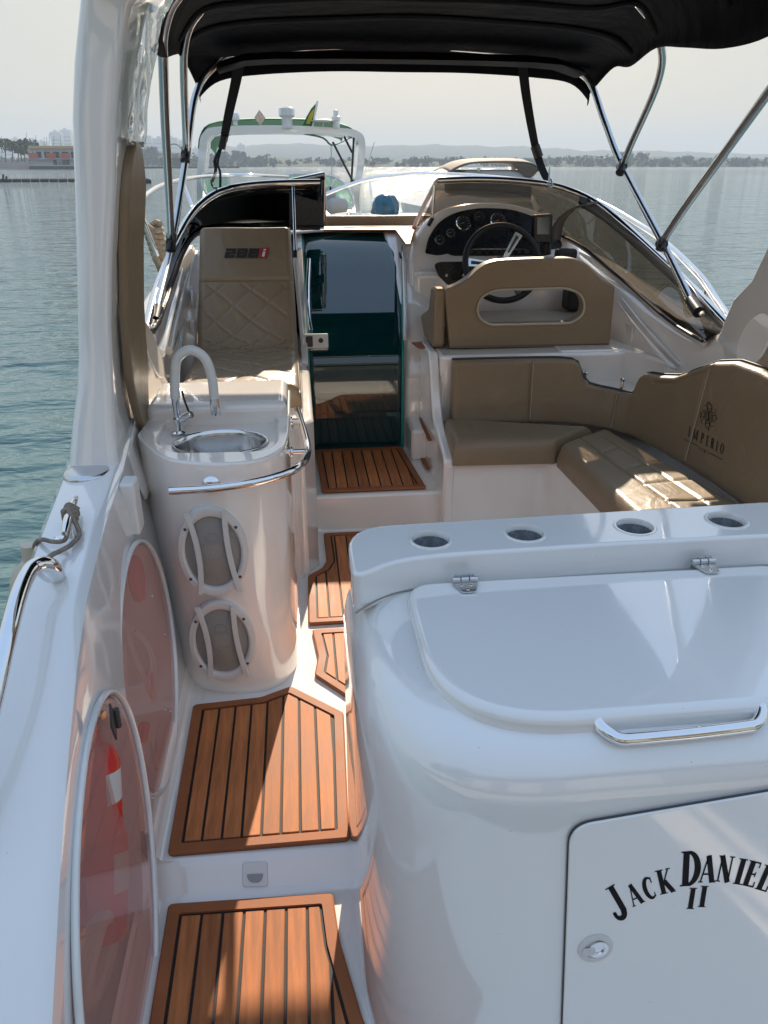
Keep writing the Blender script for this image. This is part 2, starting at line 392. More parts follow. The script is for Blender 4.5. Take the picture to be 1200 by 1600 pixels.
for i, E in enumerate((E1, E2)):
    cav = ell(E, 1.03, -.135)
    prism('locker_back', cav, (-.012, 0, 0), M['gel2'], B)
    fr = tube('locker_rim', ell(E, 1.02, .002), .0075, M['gel'], B, closed=True, n=2, seg=10)
    pane = prism('locker_door', ell(E, .985, .0), (-.005, 0, 0), M['clear'], B, smooth=False)
    tag(pane, 'clear oval locker door' if i == 0 else 'clear hinged locker door near the transom')
    # thumb hole ring and stops
    cy, cz, a, b, sh, x0, xs = E
    if i == 0:
        for dy, dz in ((-.04, -.04), (-.12, -.17)):
            z = cz+dz; p = Vector((x0-xs*z+.003, cy+dy+sh*dz, z))
            tube('thumb_hole', [p+Vector((0, .018*math.cos(t*.5236), .045*math.sin(t*.5236))) for t in range(12)], .004, M['clear'], pane, closed=True, n=2, seg=8)
        for dy, dz in ((.14, .1), (.2, -.04), (.06, -.17), (.1, -.2)):
            z = cz+dz; p = Vector((x0-xs*z+.001, cy+dy+sh*dz, z)); lathe('screw', [(.004, 0), (.004, .004), (0, .005)], p, (1, 0, 0), M['chrome'], pane, seg=10)
for u, v in ((175, 1128), (225, 1322)):
    p = P(u, v, x=-.405)
    h = empty('locker_hinge', p); h.parent = B; h.location = p-WL['motor_boat']; WL[h.name] = p
    prism('hinge_leaf', [p+Vector((0, y, z)) for y, z in ((-.016, 0), (0, .045), (.016, 0), (0, -.045))], (.004, 0, 0), M['pipe'], h)
    lathe('hinge_pin', [(.006, -.022), (.006, .022)], p+Vector((.008, .012, 0)), (0, 0, 1), M['pipe'], h, seg=12)
# cockpit sole with its two steps
def xprof(name, prof, x0, x1, m, parent, **kw):
    return prism(name, [(x0, y, z) for y, z in prof], (x1-x0, 0, 0), m, parent, **kw)
sole = xprof('cockpit_sole', [(-.2, -.06), (1.298, -.06), (1.358, 0), (3.11, 0), (3.125, .17), (4.2, .17), (4.2, -.3), (-.2, -.3)], -.43, 1.62, M['gel2'], B, bevel=.014, seg=4)
# fillet along the port side of the sole
for (y0, y1, z) in ((-.2, 1.30, -.06), (1.36, 2.1, 0)):
    secs = []
    for y in (y0, y1):
        secs.append([(-.42, y, z+.06), (-.402, y, z+.05), (-.396, y, z+.025), (-.380, y, z+.006), (-.355, y, z+.0015), (-.42, y, z-.01)])
    loft('sole_fillet', secs, M['gel2'], B, sharp=50)
LN = Vector((0, -1, 1)).normalized(); L0 = Vector((0, 1.328, -.030))
def lpoly(pts, off, r): 
    u_ = Vector((0, 1, 1)).normalized(); q = [PL(u, v, L0+LN*off, LN)-L0-LN*off for u, v in pts]
    return [L0+LN*off+Vector((1, 0, 0))*a.x+u_*a.y for a in round_poly([(w.x, w.dot(u_)) for w in q], r, 4)]
lamp = prism('courtesy_lamp', lpoly([(379, 1347), (418, 1346), (419, 1385), (379, 1386)], 0, .008), LN*.006, M['wplastic'], B, bevel=.002)
prism('lens', lpoly([(385, 1366), (412, 1365), (409, 1375), (404, 1379), (393, 1379), (388, 1375)], .0062, .004), LN*.002, M['lamp'], lamp)
# ---- mats: each loose mat is a thing with a border and planks
def clip(poly, a, b, axis=0):
    def half(pl, val, sgn):
        out = []
        for i in range(len(pl)):
            p, q = pl[i-1], pl[i]; dp = sgn*(p[axis]-val); dq = sgn*(q[axis]-val)
            if (dp > 0) != (dq > 0):
                t = dp/(dp-dq); out.append(tuple(p[k]+(q[k]-p[k])*t for k in range(2)))
            if dq > 0: out.append(tuple(q))
        return out
    pl = half(list(map(tuple, poly)), a, 1)
    return half(pl, b, -1) if pl else pl
def inset(poly, d):
    """offset a closed clockwise or counter-clockwise outline inwards"""
    n = len(poly); A = sum(poly[i-1][0]*poly[i][1]-poly[i][0]*poly[i-1][1] for i in range(n)); sg = 1 if A > 0 else -1; out = []
    for i in range(n):
        p = Vector(poly[i]); a = (p-Vector(poly[i-1])).normalized(); b = (Vector(poly[(i+1) % n])-p).normalized()
        na = Vector((-a.y, a.x))*sg; nb = Vector((-b.y, b.x))*sg; m = (na+nb).normalized(); k = max(.5, m.dot(na)); out.append(p+m*d/k)
    return out
def mat_thing(pts, z, label, pitch=.050, border=.028, rad=.012, x_start=None, group='loose teak-pattern floor mats', th=.014):
    loc = (sum(p[0] for p in pts)/len(pts), sum(p[1] for p in pts)/len(pts), z)
    t = empty('floor_mat', loc, label, 'floor mat', group)
    outer = round_poly(pts, rad, 4); inner0 = inset(pts, border); inner = round_poly(inner0, rad*.5, 4)
    v3 = lambda pl, zz: [(p[0], p[1], zz) for p in pl]
    prism('backing', v3(inset(outer, .001), z+.0015), (0, 0, th-.007), M['caulk'], t)
    n = len(outer); o2 = inset(outer, .004)
    secs = [v3(outer, z+.004), v3(outer, z+th-.003), v3(o2, z+th), v3(inner, z+th), v3(inner, z+.004)]
    V = [p for s in secs for p in s]; Fc = []
    for i in range(4):
        for k in range(n): Fc.append((i*n+k, i*n+(k+1) % n, (i+1)*n+(k+1) % n, (i+1)*n+k))
    mk('border', V, Fc, M['teakedge'], t, sharp=30)
    field = inset(inner0, .007); xs = [p[0] for p in field]; a = min(xs); e = max(xs)
    x = a-(a-(x_start or a)) % pitch if x_start else a
    while x < e-.006:
        s = clip(field, max(x, a-1), x+pitch-.0065)
        if len(s) > 2 and max(q[0] for q in s)-min(q[0] for q in s) > .003:
            prism('plank', v3(s, z+.004), (0, 0, th-.005), M['teak'], t, bevel=.0012, seg=1)
        x += pitch
    return t
Z4 = .17
mat_thing([(-.368, 1.372), (-.372, 1.93), (-.17, 1.945), (-.079, 1.99), (.078, 1.845), (.064, 1.372)], 0, 'broad teak-pattern mat with a pointed far edge, beside the two round-grilled speakers', x_start=-.336, pitch=.0475)
mat_thing([(-.356, .53), (-.36, 1.285), (.017, 1.274), (.027, 1.148), (.063, .976), (.124, .813), (.153, .53)], -.06, 'lowest teak-pattern mat on the step down nearest the transom', pitch=.0475)
mat_thing([(-.004, 2.03+.01), (.01, 2.14), (-.006, 2.305), (.95, 2.31), (.95, 1.62), (.30, 1.62), (.11, 1.90)], 0, 'middle cockpit mat, mostly hidden behind the white wet bar', x_start=.02)
mat_thing([(-.017, 2.345), (-.013, 2.70), (.045, 2.755), (.066, 2.815), (.062, 3.078), (.54, 3.078), (.56, 2.345)], 0, 'notched teak-pattern mat just aft of the step, with a green light patch', x_start=.012)
mat_thing([(.064, 3.149), (.048, 3.70), (.49, 3.705), (.53, 3.149)], Z4+.001, 'square teak-pattern mat on the step in front of the cabin door')
# ---- companionway: steps on the right of the door, door surround
def vprism(name, pts, z0, z1, m, parent, bevel=.01, rad=0, **kw):
    pl = round_poly(pts, rad, 6) if rad else pts
    return prism(name, [(p[0], p[1], z0) for p in pl], (0, 0, z1-z0), m, parent, bevel=bevel, **kw)
st1 = vprism('side_step', [(.515, 3.52), (.515, 3.98), (.66, 3.98), (.66, 3.52)], .165, .33, M['gel2'], B, bevel=.02)
st2 = vprism('side_step', [(.515, 3.75), (.515, 4.02), (.70, 4.02), (.70, 3.75)], .16, .53, M['gel2'], B, bevel=.02)
for pts, z, lab in (([(655, 655), (690, 655), (690, 690), (668, 690)], .33, 'small teak-pattern tread pad on the lower side step'), ([(650, 706), (690, 703), (690, 740), (665, 733)], Z4+.004, 'small teak-pattern corner pad beside the step mat'), ([(643, 538), (690, 534), (690, 545), (655, 546)], .70, 'dark teak tread pad on the highest side step')):
    w = [P(u, v, z=z) for u, v in pts]; o = prism('tread_pad', [(p.x, p.y, z+.002) for p in w], (0, 0, .008), M['teakedge'], None, bevel=.002); tag(o, lab, 'tread pad')
# door posts and lintel
DY, DT = 3.72, 4.03
def dcurve(x, k=0):
    """companionway pane: upright, then rolling forward at the top"""
    return [Vector((x+(x-.03)*.25*(y-3.72), y, z)) for y, z in ((3.718, .175), (3.722, .42), (3.735, .60), (3.79, .69), (3.93, .775), (4.19, .925), (4.38, 1.035), (4.55, 1.115), (4.72, 1.15))]
g = [dcurve(x) for x in (.035, .19, .345, .492)]
dg_ = smooth_grid(g, 6, 6)
# round the top right corner of the pane
for i, row in enumerate(dg_):
    for j, p in enumerate(row):
        dx = .492+.1155*(p.y-3.72)-p.x; lim = 1.16-.10*(max(0, 1-dx/.09))**2
        if p.z > lim: p.z = lim-.001*j
door = loft('companionway_door', dg_, M['teal'], B, closed=False, cap=False, solid=.006, sharp=60)
for x in (.033, .495):
    edge = cr(dcurve(x), 5)
    tube('edge_trim', edge, .006, mat('teal_edge' , (.02, .25, .22), .2) if x < .1 else bpy.data.materials['teal_edge'], door, smooth_path=False, seg=8)
lk = P(494, 531, y=3.79)
lock = box('door_lock', (lk.x-.062, 3.755, lk.z-.035), (lk.x+.058, 3.77, lk.z+.035), M['wplastic'], door, bevel=.006)
lc = [(lk.x+.022+.012*math.cos(R(a)), 3.7515, lk.z+.004+.012*math.sin(R(a))) for a in range(0, 360, 20)]
# lock insert is a third-level piece joined to the lock plate itself
o = prism('companionway_latch', [(lk.x-.034+a, 3.7515, lk.z+b) for a, b in rrect(.034, .052, .006)], (0, .005, 0), M['blk'], B, bevel=.001)
prism('companionway_keyhole', lc, (0, .004, 0), M['blk'], B)
tube('door_pull', [P(483, 405, y=4.35)+Vector((0, -.02, 0)), P(481, 445, y=4.16)+Vector((0, -.045, 0)), P(482, 490, y=3.96)+Vector((0, -.045, 0)), P(486, 515, y=3.86)+Vector((0, -.02, 0))], .010, M['chrome'], door)
# surround: left jamb, right jamb column, top
lj = [(-.002, 3.66), (.030, 3.66), (.030, 4.78), (-.002, 4.78)]
prism('door_jamb', [(-.002, y, z) for y, z in ((3.66, .16), (3.66, .60), (3.72, .70), (3.93, .81), (4.19, .955), (4.40, 1.07), (4.6, 1.15), (4.78, 1.16), (4.78, .16))], (.032, 0, 0), M['gel2'], B, bevel=.006)
secs = []
for z in (.165, .3, .5, .7, .85, .95, 1.03, 1.10, 1.14, 1.16):
    yb = lerp_tab([(0, 3.74), (.62, 3.75), (.70, 3.82), (.785, 3.95), (.935, 4.21), (1.045, 4.40), (1.16, 4.62)], z)[0]
    secs.append([(.500, 4.85, z), (.500, yb+.02, z), (.515, yb, z), (.54+.3*max(0, z-1), yb-.01, z), (.62, yb-.03+.02, z), (.70, yb+.05, z), (.74, 4.85, z)])
loft('door_jamb', secs, M['gel2'], B, sharp=60)
tube('lintel_trim', [P(462, 362, y=4.75), P(560, 361, y=4.75), P(605, 363, y=4.72), P(622, 372, y=4.62), P(630, 400, y=4.40), P(632, 440, y=4.2), P(633, 490, y=3.97), P(633, 530, y=3.80)], .011, M['gel'], B)
tube('lintel_seal', [P(462, 367, y=4.72), P(560, 366, y=4.72), P(603, 368, y=4.70), P(618, 378, y=4.58), P(626, 402, y=4.37)], .006, M['rubber'], B)
# dark cabin behind the door
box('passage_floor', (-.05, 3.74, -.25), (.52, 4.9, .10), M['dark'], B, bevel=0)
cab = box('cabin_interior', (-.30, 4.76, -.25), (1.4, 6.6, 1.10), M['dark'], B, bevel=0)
m_ = cab.data; bm = bmesh.new(); bm.from_mesh(m_)
bmesh.ops.delete(bm, geom=[f for f in bm.faces if f.calc_center_median().y < -.8], context='FACES'); bm.to_mesh(m_); bm.free()
box('cabin_berth', (-.25, 4.9, -.2), (1.35, 6.4, .25), M['tanlight'], B, bevel=.03)
box('cabin_berth', (.05, 5.6, .25), (.42, 5.7, .80), M['gel2'], B, bevel=.02)
a_, b_ = P(487, 505, y=4.4), P(541, 412, y=4.4); box('added_cabin_block', (a_.x, 4.4, a_.z), (b_.x, 4.6, b_.z), M['gel2'], B, bevel=.01); box('added_cabin_block', (a_.x, 4.39, a_.z-.03), (.5, 4.7, a_.z), M['dark'], B, bevel=.004)  # pale block added as the bright light patch in the door; dark board below
# ---- lounge base
vprism('lounge_base', [(-.50, 2.72), (-.005, 2.72), (.0, 3.0), (-.003, 4.2), (-.50, 4.2)], -.01, .655, M['gel2'], B, bevel=.012)
vprism('side_pillar', [(-.05, 2.68), (.034, 2.80), (.034, 3.70), (-.05, 3.70)], -.01, .63, M['gel2'], B, bevel=.014)
# ---- galley cabinet
gp = cr([(-.50, 2.26, 0), (-.455, 2.16, 0), (-.385, 2.045, 0), (-.29, 1.993, 0), (-.20, 1.983, 0), (-.125, 2.005, 0), (-.07, 2.08, 0), (-.050, 2.2, 0), (-.046, 2.4, 0), (-.045, 2.72, 0)], 5)+[Vector((-.50, 2.72, 0))]
gal = prism('galley_cabinet', [(p.x, p.y, -.01) for p in gp], (0, 0, .775), M['gel2'], B)
rec = prism('c', [(p.x, p.y, .742) for p in round_poly([(-.375, 2.085), (-.12, 2.075), (-.085, 2.14), (-.085, 2.41), (-.435, 2.41), (-.435, 2.19)], .05, 6)], (0, 0, .2), M['gel2'], None, bevel=.0)
bowl_c = Vector((-.252, 2.215, .742)); ra, rb = .143, .112
hole = prism('c', [(bowl_c.x+ra*.94*math.cos(k*math.pi/20), bowl_c.y+rb*.94*math.sin(k*math.pi/20), .57) for k in range(40)], (0, 0, .3), M['gel2'])
cut(gal, [rec, hole]); bev(gal, .008, 4)
box('galley_shelf', (-.50, 2.395, .72), (-.052, 2.70, .812), M['gel2'], gal, bevel=.028, seg=6)
V = []; Fc = []; n = 44
bp = [(1.0, .001), (1.0, .004), (.97, .0065), (.94, .003), (.92, -.012), (.89, -.05), (.84, -.09), (.72, -.118), (.5, -.13), (.2, -.134), (.0, -.134)]
for s, dz in bp:
    for k in range(n): V.append(bowl_c+Vector((ra*max(s, .01)*math.cos(2*math.pi*k/n), rb*max(s, .01)*math.sin(2*math.pi*k/n), dz+.0015)))
for i in range(len(bp)-1):
    for k in range(n): Fc.append((i*n+k, i*n+(k+1) % n, (i+1)*n+(k+1) % n, (i+1)*n+k))
sink = mk('sink_bowl', V, Fc, mat('brushed_steel', (.70, .70, .70), .16, 1, noise=.05, nscale=40), B, sharp=80)
lathe('drain', [(.022, 0), (.022, .003), (.014, .004), (.012, .001), (0, .001)], bowl_c+Vector((0, 0, -.132)), (0, 0, 1), M['alu'], sink)
# faucet
fb = P(280, 676, z=.746)
fa = empty('faucet', fb); fa.parent = B; fa.location = fb-WL['motor_boat']
lathe('faucet_base', [(.026, 0), (.026, .004), (.012, .007), (.0115, .03), (.014, .034), (.014, .046), (.0105, .05), (.0105, .085), (.012, .088), (.012, .112), (.010, .114)], fb, (0, 0, 1), M['chrome'], fa)
lathe('faucet_valve', [(.009, 0), (.010, .02), (.013, .022), (.013, .05), (.010, .053), (0, .053)], fb+Vector((0, 0, .04)), (.9, -.25, .42), M['chrome'], fa)
tube('lever', [fb+Vector((.040, -.012, .062)), fb+Vector((.030, -.012, .10)), fb+Vector((.024, -.01, .135))], .0032, M['blk'], fa)
yy = fb.y
hs = [fb+Vector((0, 0, .11))]+[P(u, v, y=yy) for u, v in ((273, 590), (277, 560), (298, 547), (320, 560), (331, 590), (335, 624))]
tube('spout_hose', hs, .0145, mat('white_silicone_hose', (.74, .73, .70), .35), fa, n=10, seg=18)
lathe('spout_tip', [(.0155, 0), (.0155, .052), (.011, .054), (.008, .045), (0, .045)], P(335, 622, y=yy), (0.02, 0, -1), M['chrome'], fa)
# towel rail
rl = [P(265, 767, y=1.935), P(330, 763, y=1.93), P(395, 754, y=1.935), P(440, 742, y=1.965), P(468, 728, y=2.03), P(480, 710, z=.69), P(479, 690, z=.69), P(472, 664, z=.69), P(465, 641, z=.69)]
tr = tube('towel_rail', rl, .0115, M['chrome'], B)
for a, b in (((452, 705), (478, 705)), ((448, 657), (469, 657))):
    pb = P(*b, z=.69); pa = Vector((-.046, pb.y, .69)); tube('standoff', [pa, pb], .008, M['chrome'], tr); lathe('flange', [(.017, 0), (.017, .004), (.01, .006)], pa, (1, 0, 0), M['chrome'], tr)
kp = Vector((P(330, 750, y=1.99).x, 1.990, .705))
lathe('rail_socket', [(.024, 0), (.024, .008), (.017, .016), (.012, .018), (.011, .012), (0, .012)], kp, (0, -1, 0), M['chrome'], B)
# speakers
def speaker(c, rot):
    e = empty('speaker', c); e.parent = B; e.location = Vector(c)-WL['motor_boat']
    rx, rz = .098, .142; cx, cy, cz = c
    def el(s, y, n=48): return [Vector((cx+(rx*s)*math.cos(2*math.pi*k/n), cy+y, cz+rz*s*math.sin(2*math.pi*k/n))) for k in range(n)]
    loft('bezel', [el(1, .02), el(1, -.006), el(.975, -.013), el(.86, -.015), el(.80, -.010), el(.79, .0)], M['grip'], e, cap=False)
    V = []; Fc = []
    for s, y in ((.81, -.002), (.6, -.006), (.58, -.008), (.35, -.008), (.33, -.0095), (.1, -.010), (.01, -.010)): V += el(s, y)
    for i in range(6):
        for k in range(48): Fc.append((i*48+k, i*48+(k+1) % 48, (i+1)*48+(k+1) % 48, (i+1)*48+k))
    mk('grille', V, Fc, M['mesh'], e)
    for rr_, zz_ in ((.030, .008), (.017, .045)): tube('cone_ring', [(cx+rr_*math.cos(R(a)), cy-.0105, cz+zz_+rr_*math.sin(R(a))) for a in range(0, 360, 20)], .0010, M['lamp'], e, closed=True, n=2, seg=5)
    for sx in (-1, 1):
        pts = []
        for k in range(9):
            t = -1+2*k/8; q = (-.047, -.041, -.062) if sx < 0 else (.066, .044, .042)
            xx = q[0]*t*(t-1)/2+q[1]*(1-t*t)+q[2]*t*(t+1)/2; pts.append((xx, t*rz*(.93-.6*abs(xx))))
        V = []
        lo = []; w = .0085
        secs = [[(cx+x-w, cy-.012, cz+z), (cx+x-w*.7, cy-.020, cz+z), (cx+x+w*.7, cy-.020, cz+z), (cx+x+w, cy-.012, cz+z)] for x, z in pts]
        loft('strut', secs, M['grip'], e, sharp=50)
    for a in (38, 142, 218, 322):
        lathe('screw', [(.0045, 0), (.0045, .003), (0, .003)], (cx+rx*.90*math.cos(R(a)), cy-.013, cz+rz*.90*math.sin(R(a))), (0, -1, 0), M['pipe'], e, seg=10)
    return e
s1 = speaker((P(333, 862, y=1.975).x, 1.984, .500), 0)
s2 = speaker((P(347, 1001, y=1.975).x, 1.984, .200), 0)
# switch box on the port wall
sb = vprism('switch_box', [(-.495, 1.93), (-.455, 1.93), (-.455, 2.0), (-.495, 2.0)], .585, .735, M['wplastic'], B, bevel=.008)
# fuel cap, cleat, grab rail, fender
cp = P(137, 744, z=.733)
cap = lathe('deck_filler_cap', [(.062, -.02), (.062, .006), (.060, .014), (.055, .018), (.045, .019), (0, .021)], cp, (0, 0, 1), M['alu'], B)
cpos = [P(119, 778, z=.765), P(101, 834, z=.76)]
cl = empty('cleat', (cpos[0]+cpos[1])/2); cl.parent = B; cl.location = WL[cl.name]-WL['motor_boat']
d = cpos[1]-cpos[0]
tube('cleat_horn', [cpos[0], cpos[0]+d*.25+Vector((0, 0, .006)), cpos[0]+d*.75+Vector((0, 0, .006)), cpos[1]], lambda t: .006+.005*math.sin(math.pi*t), M['chrome'], cl)
for f in (.36, .70):
    p = cpos[0]+d*f; tube('cleat_post', [p+Vector((0, 0, .0)), p+Vector((0, 0, -.045))], .0085, M['chrome'], cl)
    tube('cleat_foot', [p+Vector((-.028, 0, -.042)), p+Vector((.028, 0, -.042))], .008, M['chrome'], cl)
    for sx in (-.028, .028): lathe('cleat_pad', [(.014, 0), (.014, .007), (.010, .011), (.005, .009), (0, .009)], p+Vector((sx, 0, -.048)), (0, 0, 1), M['chrome'], cl, seg=18)
gr = [P(90, 904, z=.70), P(88, 896, z=.725), P(79, 884, z=.752), P(62, 882, z=.765), P(46, 893, z=.765), P(30, 928, z=.755), P(13, 990, z=.725), P(-6, 1075, z=.67), P(-40, 1230, z=.56), P(-60, 1420, z=.40)]
rail = tube('grab_rail', gr, .0165, M['chrome'], B, n=8)
lathe('rail_flange', [(.034, -.004), (.034, .004), (.024, .009), (.0, .009)], P(90, 906, z=.693), (-.03, -.1, 1), M['chrome'], rail)
# ---- wet bar / transom console
def cons(z, ins):
    ya = .80-.075*(.62-min(z, .62))
    pts = [(.065+ins, 1.45-ins*.2), (.065+ins, ya+ins), (1.12-ins, ya+ins), (1.12-ins, 1.45-ins*.2)]
    return [(p[0], p[1], z) for p in round_poly(pts, [.03, .40, .40, .03], 12)]
lv = [(-.14, 0), (0, 0), (.2, 0), (.4, 0), (.55, 0), (.62, .001), (.66, .008), (.69, .020), (.712, .038), (.726, .062), (.733, .095), (.735, .13)]
bar = loft('wet_bar', [cons(z, i) for z, i in lv], M['gel'], B, sharp=70, wn=1)
lid_pts = round_poly([(.180, 1.300), (.178, .872), (.965, .872), (.965, 1.300)], [.06, .30, .30, .06], 14)
def lsec(z, i): return [(p.x, p.y, z) for p in inset(lid_pts, i)]
lid = prism('lid', lsec(.695, 0), (0, 0, .063), M['gel'], bar, sharp=70); bev(lid, .018, 6)
# raised cup-holder bar
bo = [(.076, 1.462), (.076, 1.238), (.16, 1.300), (.26, 1.315), (.60, 1.325), (.95, 1.328), (1.105, 1.30), (1.110, 1.498)]
cbo = round_poly(bo, [.10, .045, .06, .05, .1, .1, .05, .10], 7)
cb = prism('cup_holder_bar', [(p.x, p.y, .722) for p in cbo], (0, 0, .084), M['gel'], bar)
hol = []; cups = []
for u, v in ((673, 843), (820, 833), (992, 823), (1135, 813)):
    p = P(u, v, z=.806); cups.append(p)
    hol.append(prism('c', [(p.x+.0375*math.cos(k*math.pi/18), p.y+.0375*math.sin(k*math.pi/18), .745) for k in range(36)], (0, 0, .2), M['gel']))
cut(cb, hol); bev(cb, .009, 4)
gl = mat('grey_cup_lining', (.20, .22, .24), .25, noise=.3, nscale=40)
for p in cups:
    lathe('cup_holder', [(.0374, .050), (.0372, .0), (.0, -.0)], (p.x, p.y, .7455), (0, 0, 1), gl, bar, hollow=True)
    lathe('cup_holder_lip', [(.0376, -.003), (.039, .0022), (.043, .0024), (.0445, -.001)], (p.x, p.y, .8058), (0, 0, 1), M['gel'], bar, hollow=True)
tube('seam', [(.080, 1.236, .733), (.10, 1.253, .735), (.15, 1.289, .7365), (.24, 1.308, .7365), (.60, 1.321, .7365), (1.0, 1.322, .7365)], .0022, mat('old_sealant', (.30, .27, .22), .8), bar, seg=6)
for u, v in ((728, 913), (1103, 884)):
    p = P(u, v, z=.762); he = empty('lid_hinge', p); he.parent = B; he.location = p-WL['motor_boat']
    prism('hinge_plate', [(p.x+a, p.y+b, .7605) for a, b in round_poly([(-.027, .012), (-.013, -.030), (.013, -.030), (.027, .012)], .006, 3)], (0, 0, .0025), M['alu'], he)
    prism('hinge_plate', [(p.x+a, p.y+.018, .764+b) for a, b in round_poly([(-.022, -.018), (.022, -.018), (.020, .010), (-.020, .010)], .004, 3)], (0, .0025, 0), M['alu'], he)
    for k in range(3): lathe('knuckle', [(.0055, -.0075), (.0055, .0075)], (p.x-.017+.017*k, p.y+.012, .7665), (1, 0, 0), M['alu'], he, seg=12)
    for sx, sy in ((-.009, -.004), (.009, -.004), (0, -.020)): lathe('screw', [(.0038, 0), (.0034, .0016), (0, .002)], (p.x+sx, p.y+sy, .763), (0, 0, 1), M['chrome'], he, seg=10)
e1, e2 = P(932, 1125, z=.742), P(1187, 1099, z=.746); dd_ = (e2-e1); ov = Vector((0, -.036, -.010))
hd = [e1, e1+dd_*.02+ov*.45, e1+dd_*.09+ov*.92, e1+dd_*.18+ov, e1+dd_*.34+ov*1.02, e1+dd_*.5+ov*1.03, e1+dd_*.66+ov*1.02, e1+dd_*.82+ov, e1+dd_*.91+ov*.92, e1+dd_*.98+ov*.45, e2]
tube('lid_handle', hd, .0100, M['chrome'], B, n=8)
# aft door of the wet bar, plane of the aft face
AP, AN = Vector((.5, .7992, .62)), Vector((0, -1, .075)).normalized()
def AF(u, v, off=0): return PL(u, v, AP+AN*off, AN)
def aft_loop(pts, off, r):
    pl = [AF(u, v, off) for u, v in pts]; q = round_poly([(p.x, p.z) for p in pl], r, 7); return [Vector((a.x, AP.y-(.62-a.y)*.075+(-off), a.y)) for a in q]
dp = [(889, 1288), (1210, 1233), (1420, 1205), (1440, 1800), (871, 1800)]
fr_ = aft_loop([(848, 1245), (1210, 1190), (1470, 1160), (1490, 1850), (835, 1850)], .0, [.07, 0, .06, .06, .06])
prism('door_gap', aft_loop([(887.3, 1286.3), (1210, 1231.3), (1422, 1203.5), (1442, 1802), (869, 1802)], .0, [.037, 0, .04, .04, .04]), AN*.0025, M['pipe'], bar)
dl = prism('locker_door', aft_loop(dp, .0, [.036, 0, .04, .04, .04]), AN*.0060, M['gel'], bar, bevel=.0022); tag(dl, 'white access door with black arched lettering')
lt = AF(930, 1481, .0062)
lo = lathe('flush_latch', [(.028, 0), (.028, .002), (.024, .0035), (.019, .003), (.018, .001), (0, .001)], lt, AN, M['grip'], B)
lathe('pull_ring', [(.016, .0012), (.016, .004), (.010, .004), (.009, .0015), (0, .0015)], lt+Vector((.004, -.0005, 0)), AN, M['chrome'], lo)
prism('tab', [lt+Vector((a, -.0035, b)) for a, b in rrect(.02, .016, .004, 3, -.012, -.002)], AN*.002, M['grip'], lo)
# ---------------------------------------------------------------- starboard side, hull shell, foredeck
T = [(4.3, 1.50, 1.075), (4.0, 1.545, 1.0), (3.7, 1.585, .935), (3.35, 1.625, .865), (3.08, 1.655, .835), (2.92, 1.68, .90), (2.75, 1.69, .90), (2.3, 1.69, .86), (1.9, 1.665, .80), (1.5, 1.63, .72), (1.1, 1.6, .58), (.6, 1.58, .25)]
rows = []
for y, x, z in T:
    w, zo = lerp_tab(HO, y); xo = CX+w
    zi = max(z, zo+.02) if y < 2.9 else z
    if y > 2.95:
        rows.append([(x-.10, y, -.05), (x-.085, y, .25), (x-.06, y, .55), (x-.02, y, z-.06), (x-.004, y, z-.012), (x+.012, y, z), (x+.04, y, z-.004), (x+.05, y, z-.02), (x+.052, y, z-.04), (x+.05, y, z-.08), (x+.045, y, z-.15), (x+.04, y, z-.25)]); continue
    rows.append([(x-.10, y, -.05), (x-.085, y, .25), (x-.06, y, .55*min(1, z)), (x-.02, y, z-.06), (x-.004, y, z-.012), (x+.012, y, z), (x+.05, y, max(z-.012, zo+.01)), (xo-.06, y, zo+.012), (xo-.02, y, zo), (xo, y, zo-.05), (xo-.02, y, zo-.35), (xo-.1, y, -.62)])
stb = patch('starboard_coaming', rows, 1, 4, M['gel2'], B, thick=.012, sharp=70)
# outer shell from the windscreen forward: both topsides and the crowned foredeck
ys2 = [2.98, 3.3, 3.7, 4.1, 4.5, 4.9, 5.3, 5.8, 6.4, 7.0, 7.5, 8.0, 8.3, 8.5]
def inner_edge(y, s):
    t = [(2.98, 1.13, .86), (3.3, 1.115, .875), (3.7, 1.07, .95), (4.1, 1.02, 1.04), (4.5, .93, 1.10), (4.9, .75, 1.14), (5.2, .0, 1.15)]
    return lerp_tab(t, y)
for s, nm in ((-1, 'port_side_deck'), (1, 'starboard_side_deck')):
    secs = []
    for y in ys2:
        w, zo = lerp_tab(HO, y)
        if y < 4.95: wi, zi = inner_edge(y, s)
        else: wi, zi = 0, 1.155-.036*(y-4.9)
        wi = min(wi, w*.9)
        secs.append([(CX+s*wi, y, zi-.3 if y < 4.95 else zi), (CX+s*wi, y, zi), (CX+s*(wi+(w-wi)*.35), y, zi+(zo-zi)*.2), (CX+s*(wi+(w-wi)*.7), y, zi+(zo-zi)*.62), (CX+s*(w-.02), y, zo+.01), (CX+s*w, y, zo-.04), (CX+s*w*.97, y, zo-.3), (CX+s*w*.8, y, -.62)])
    loft(nm, secs, M['gel'], B, closed=False, cap=False, solid=.01, sharp=60)
fd = patch('foredeck', [[(CX-.95, 4.30, 1.10), (CX-.6, 4.52, 1.15), (CX, 4.78, 1.155), (CX+.45, 4.6, 1.155), (CX+.95, 4.30, 1.10)], [(CX-.85, 4.7, 1.12), (CX-.4, 4.85, 1.15), (CX, 4.9, 1.155), (CX+.4, 4.85, 1.15), (CX+.85, 4.7, 1.12)], [(CX-.6, 5.3, 1.12), (CX-.3, 5.4, 1.13), (CX, 5.4, 1.135), (CX+.3, 5.4, 1.13), (CX+.6, 5.3, 1.12)]], 4, 4, M['gel'], B, thick=-.012)
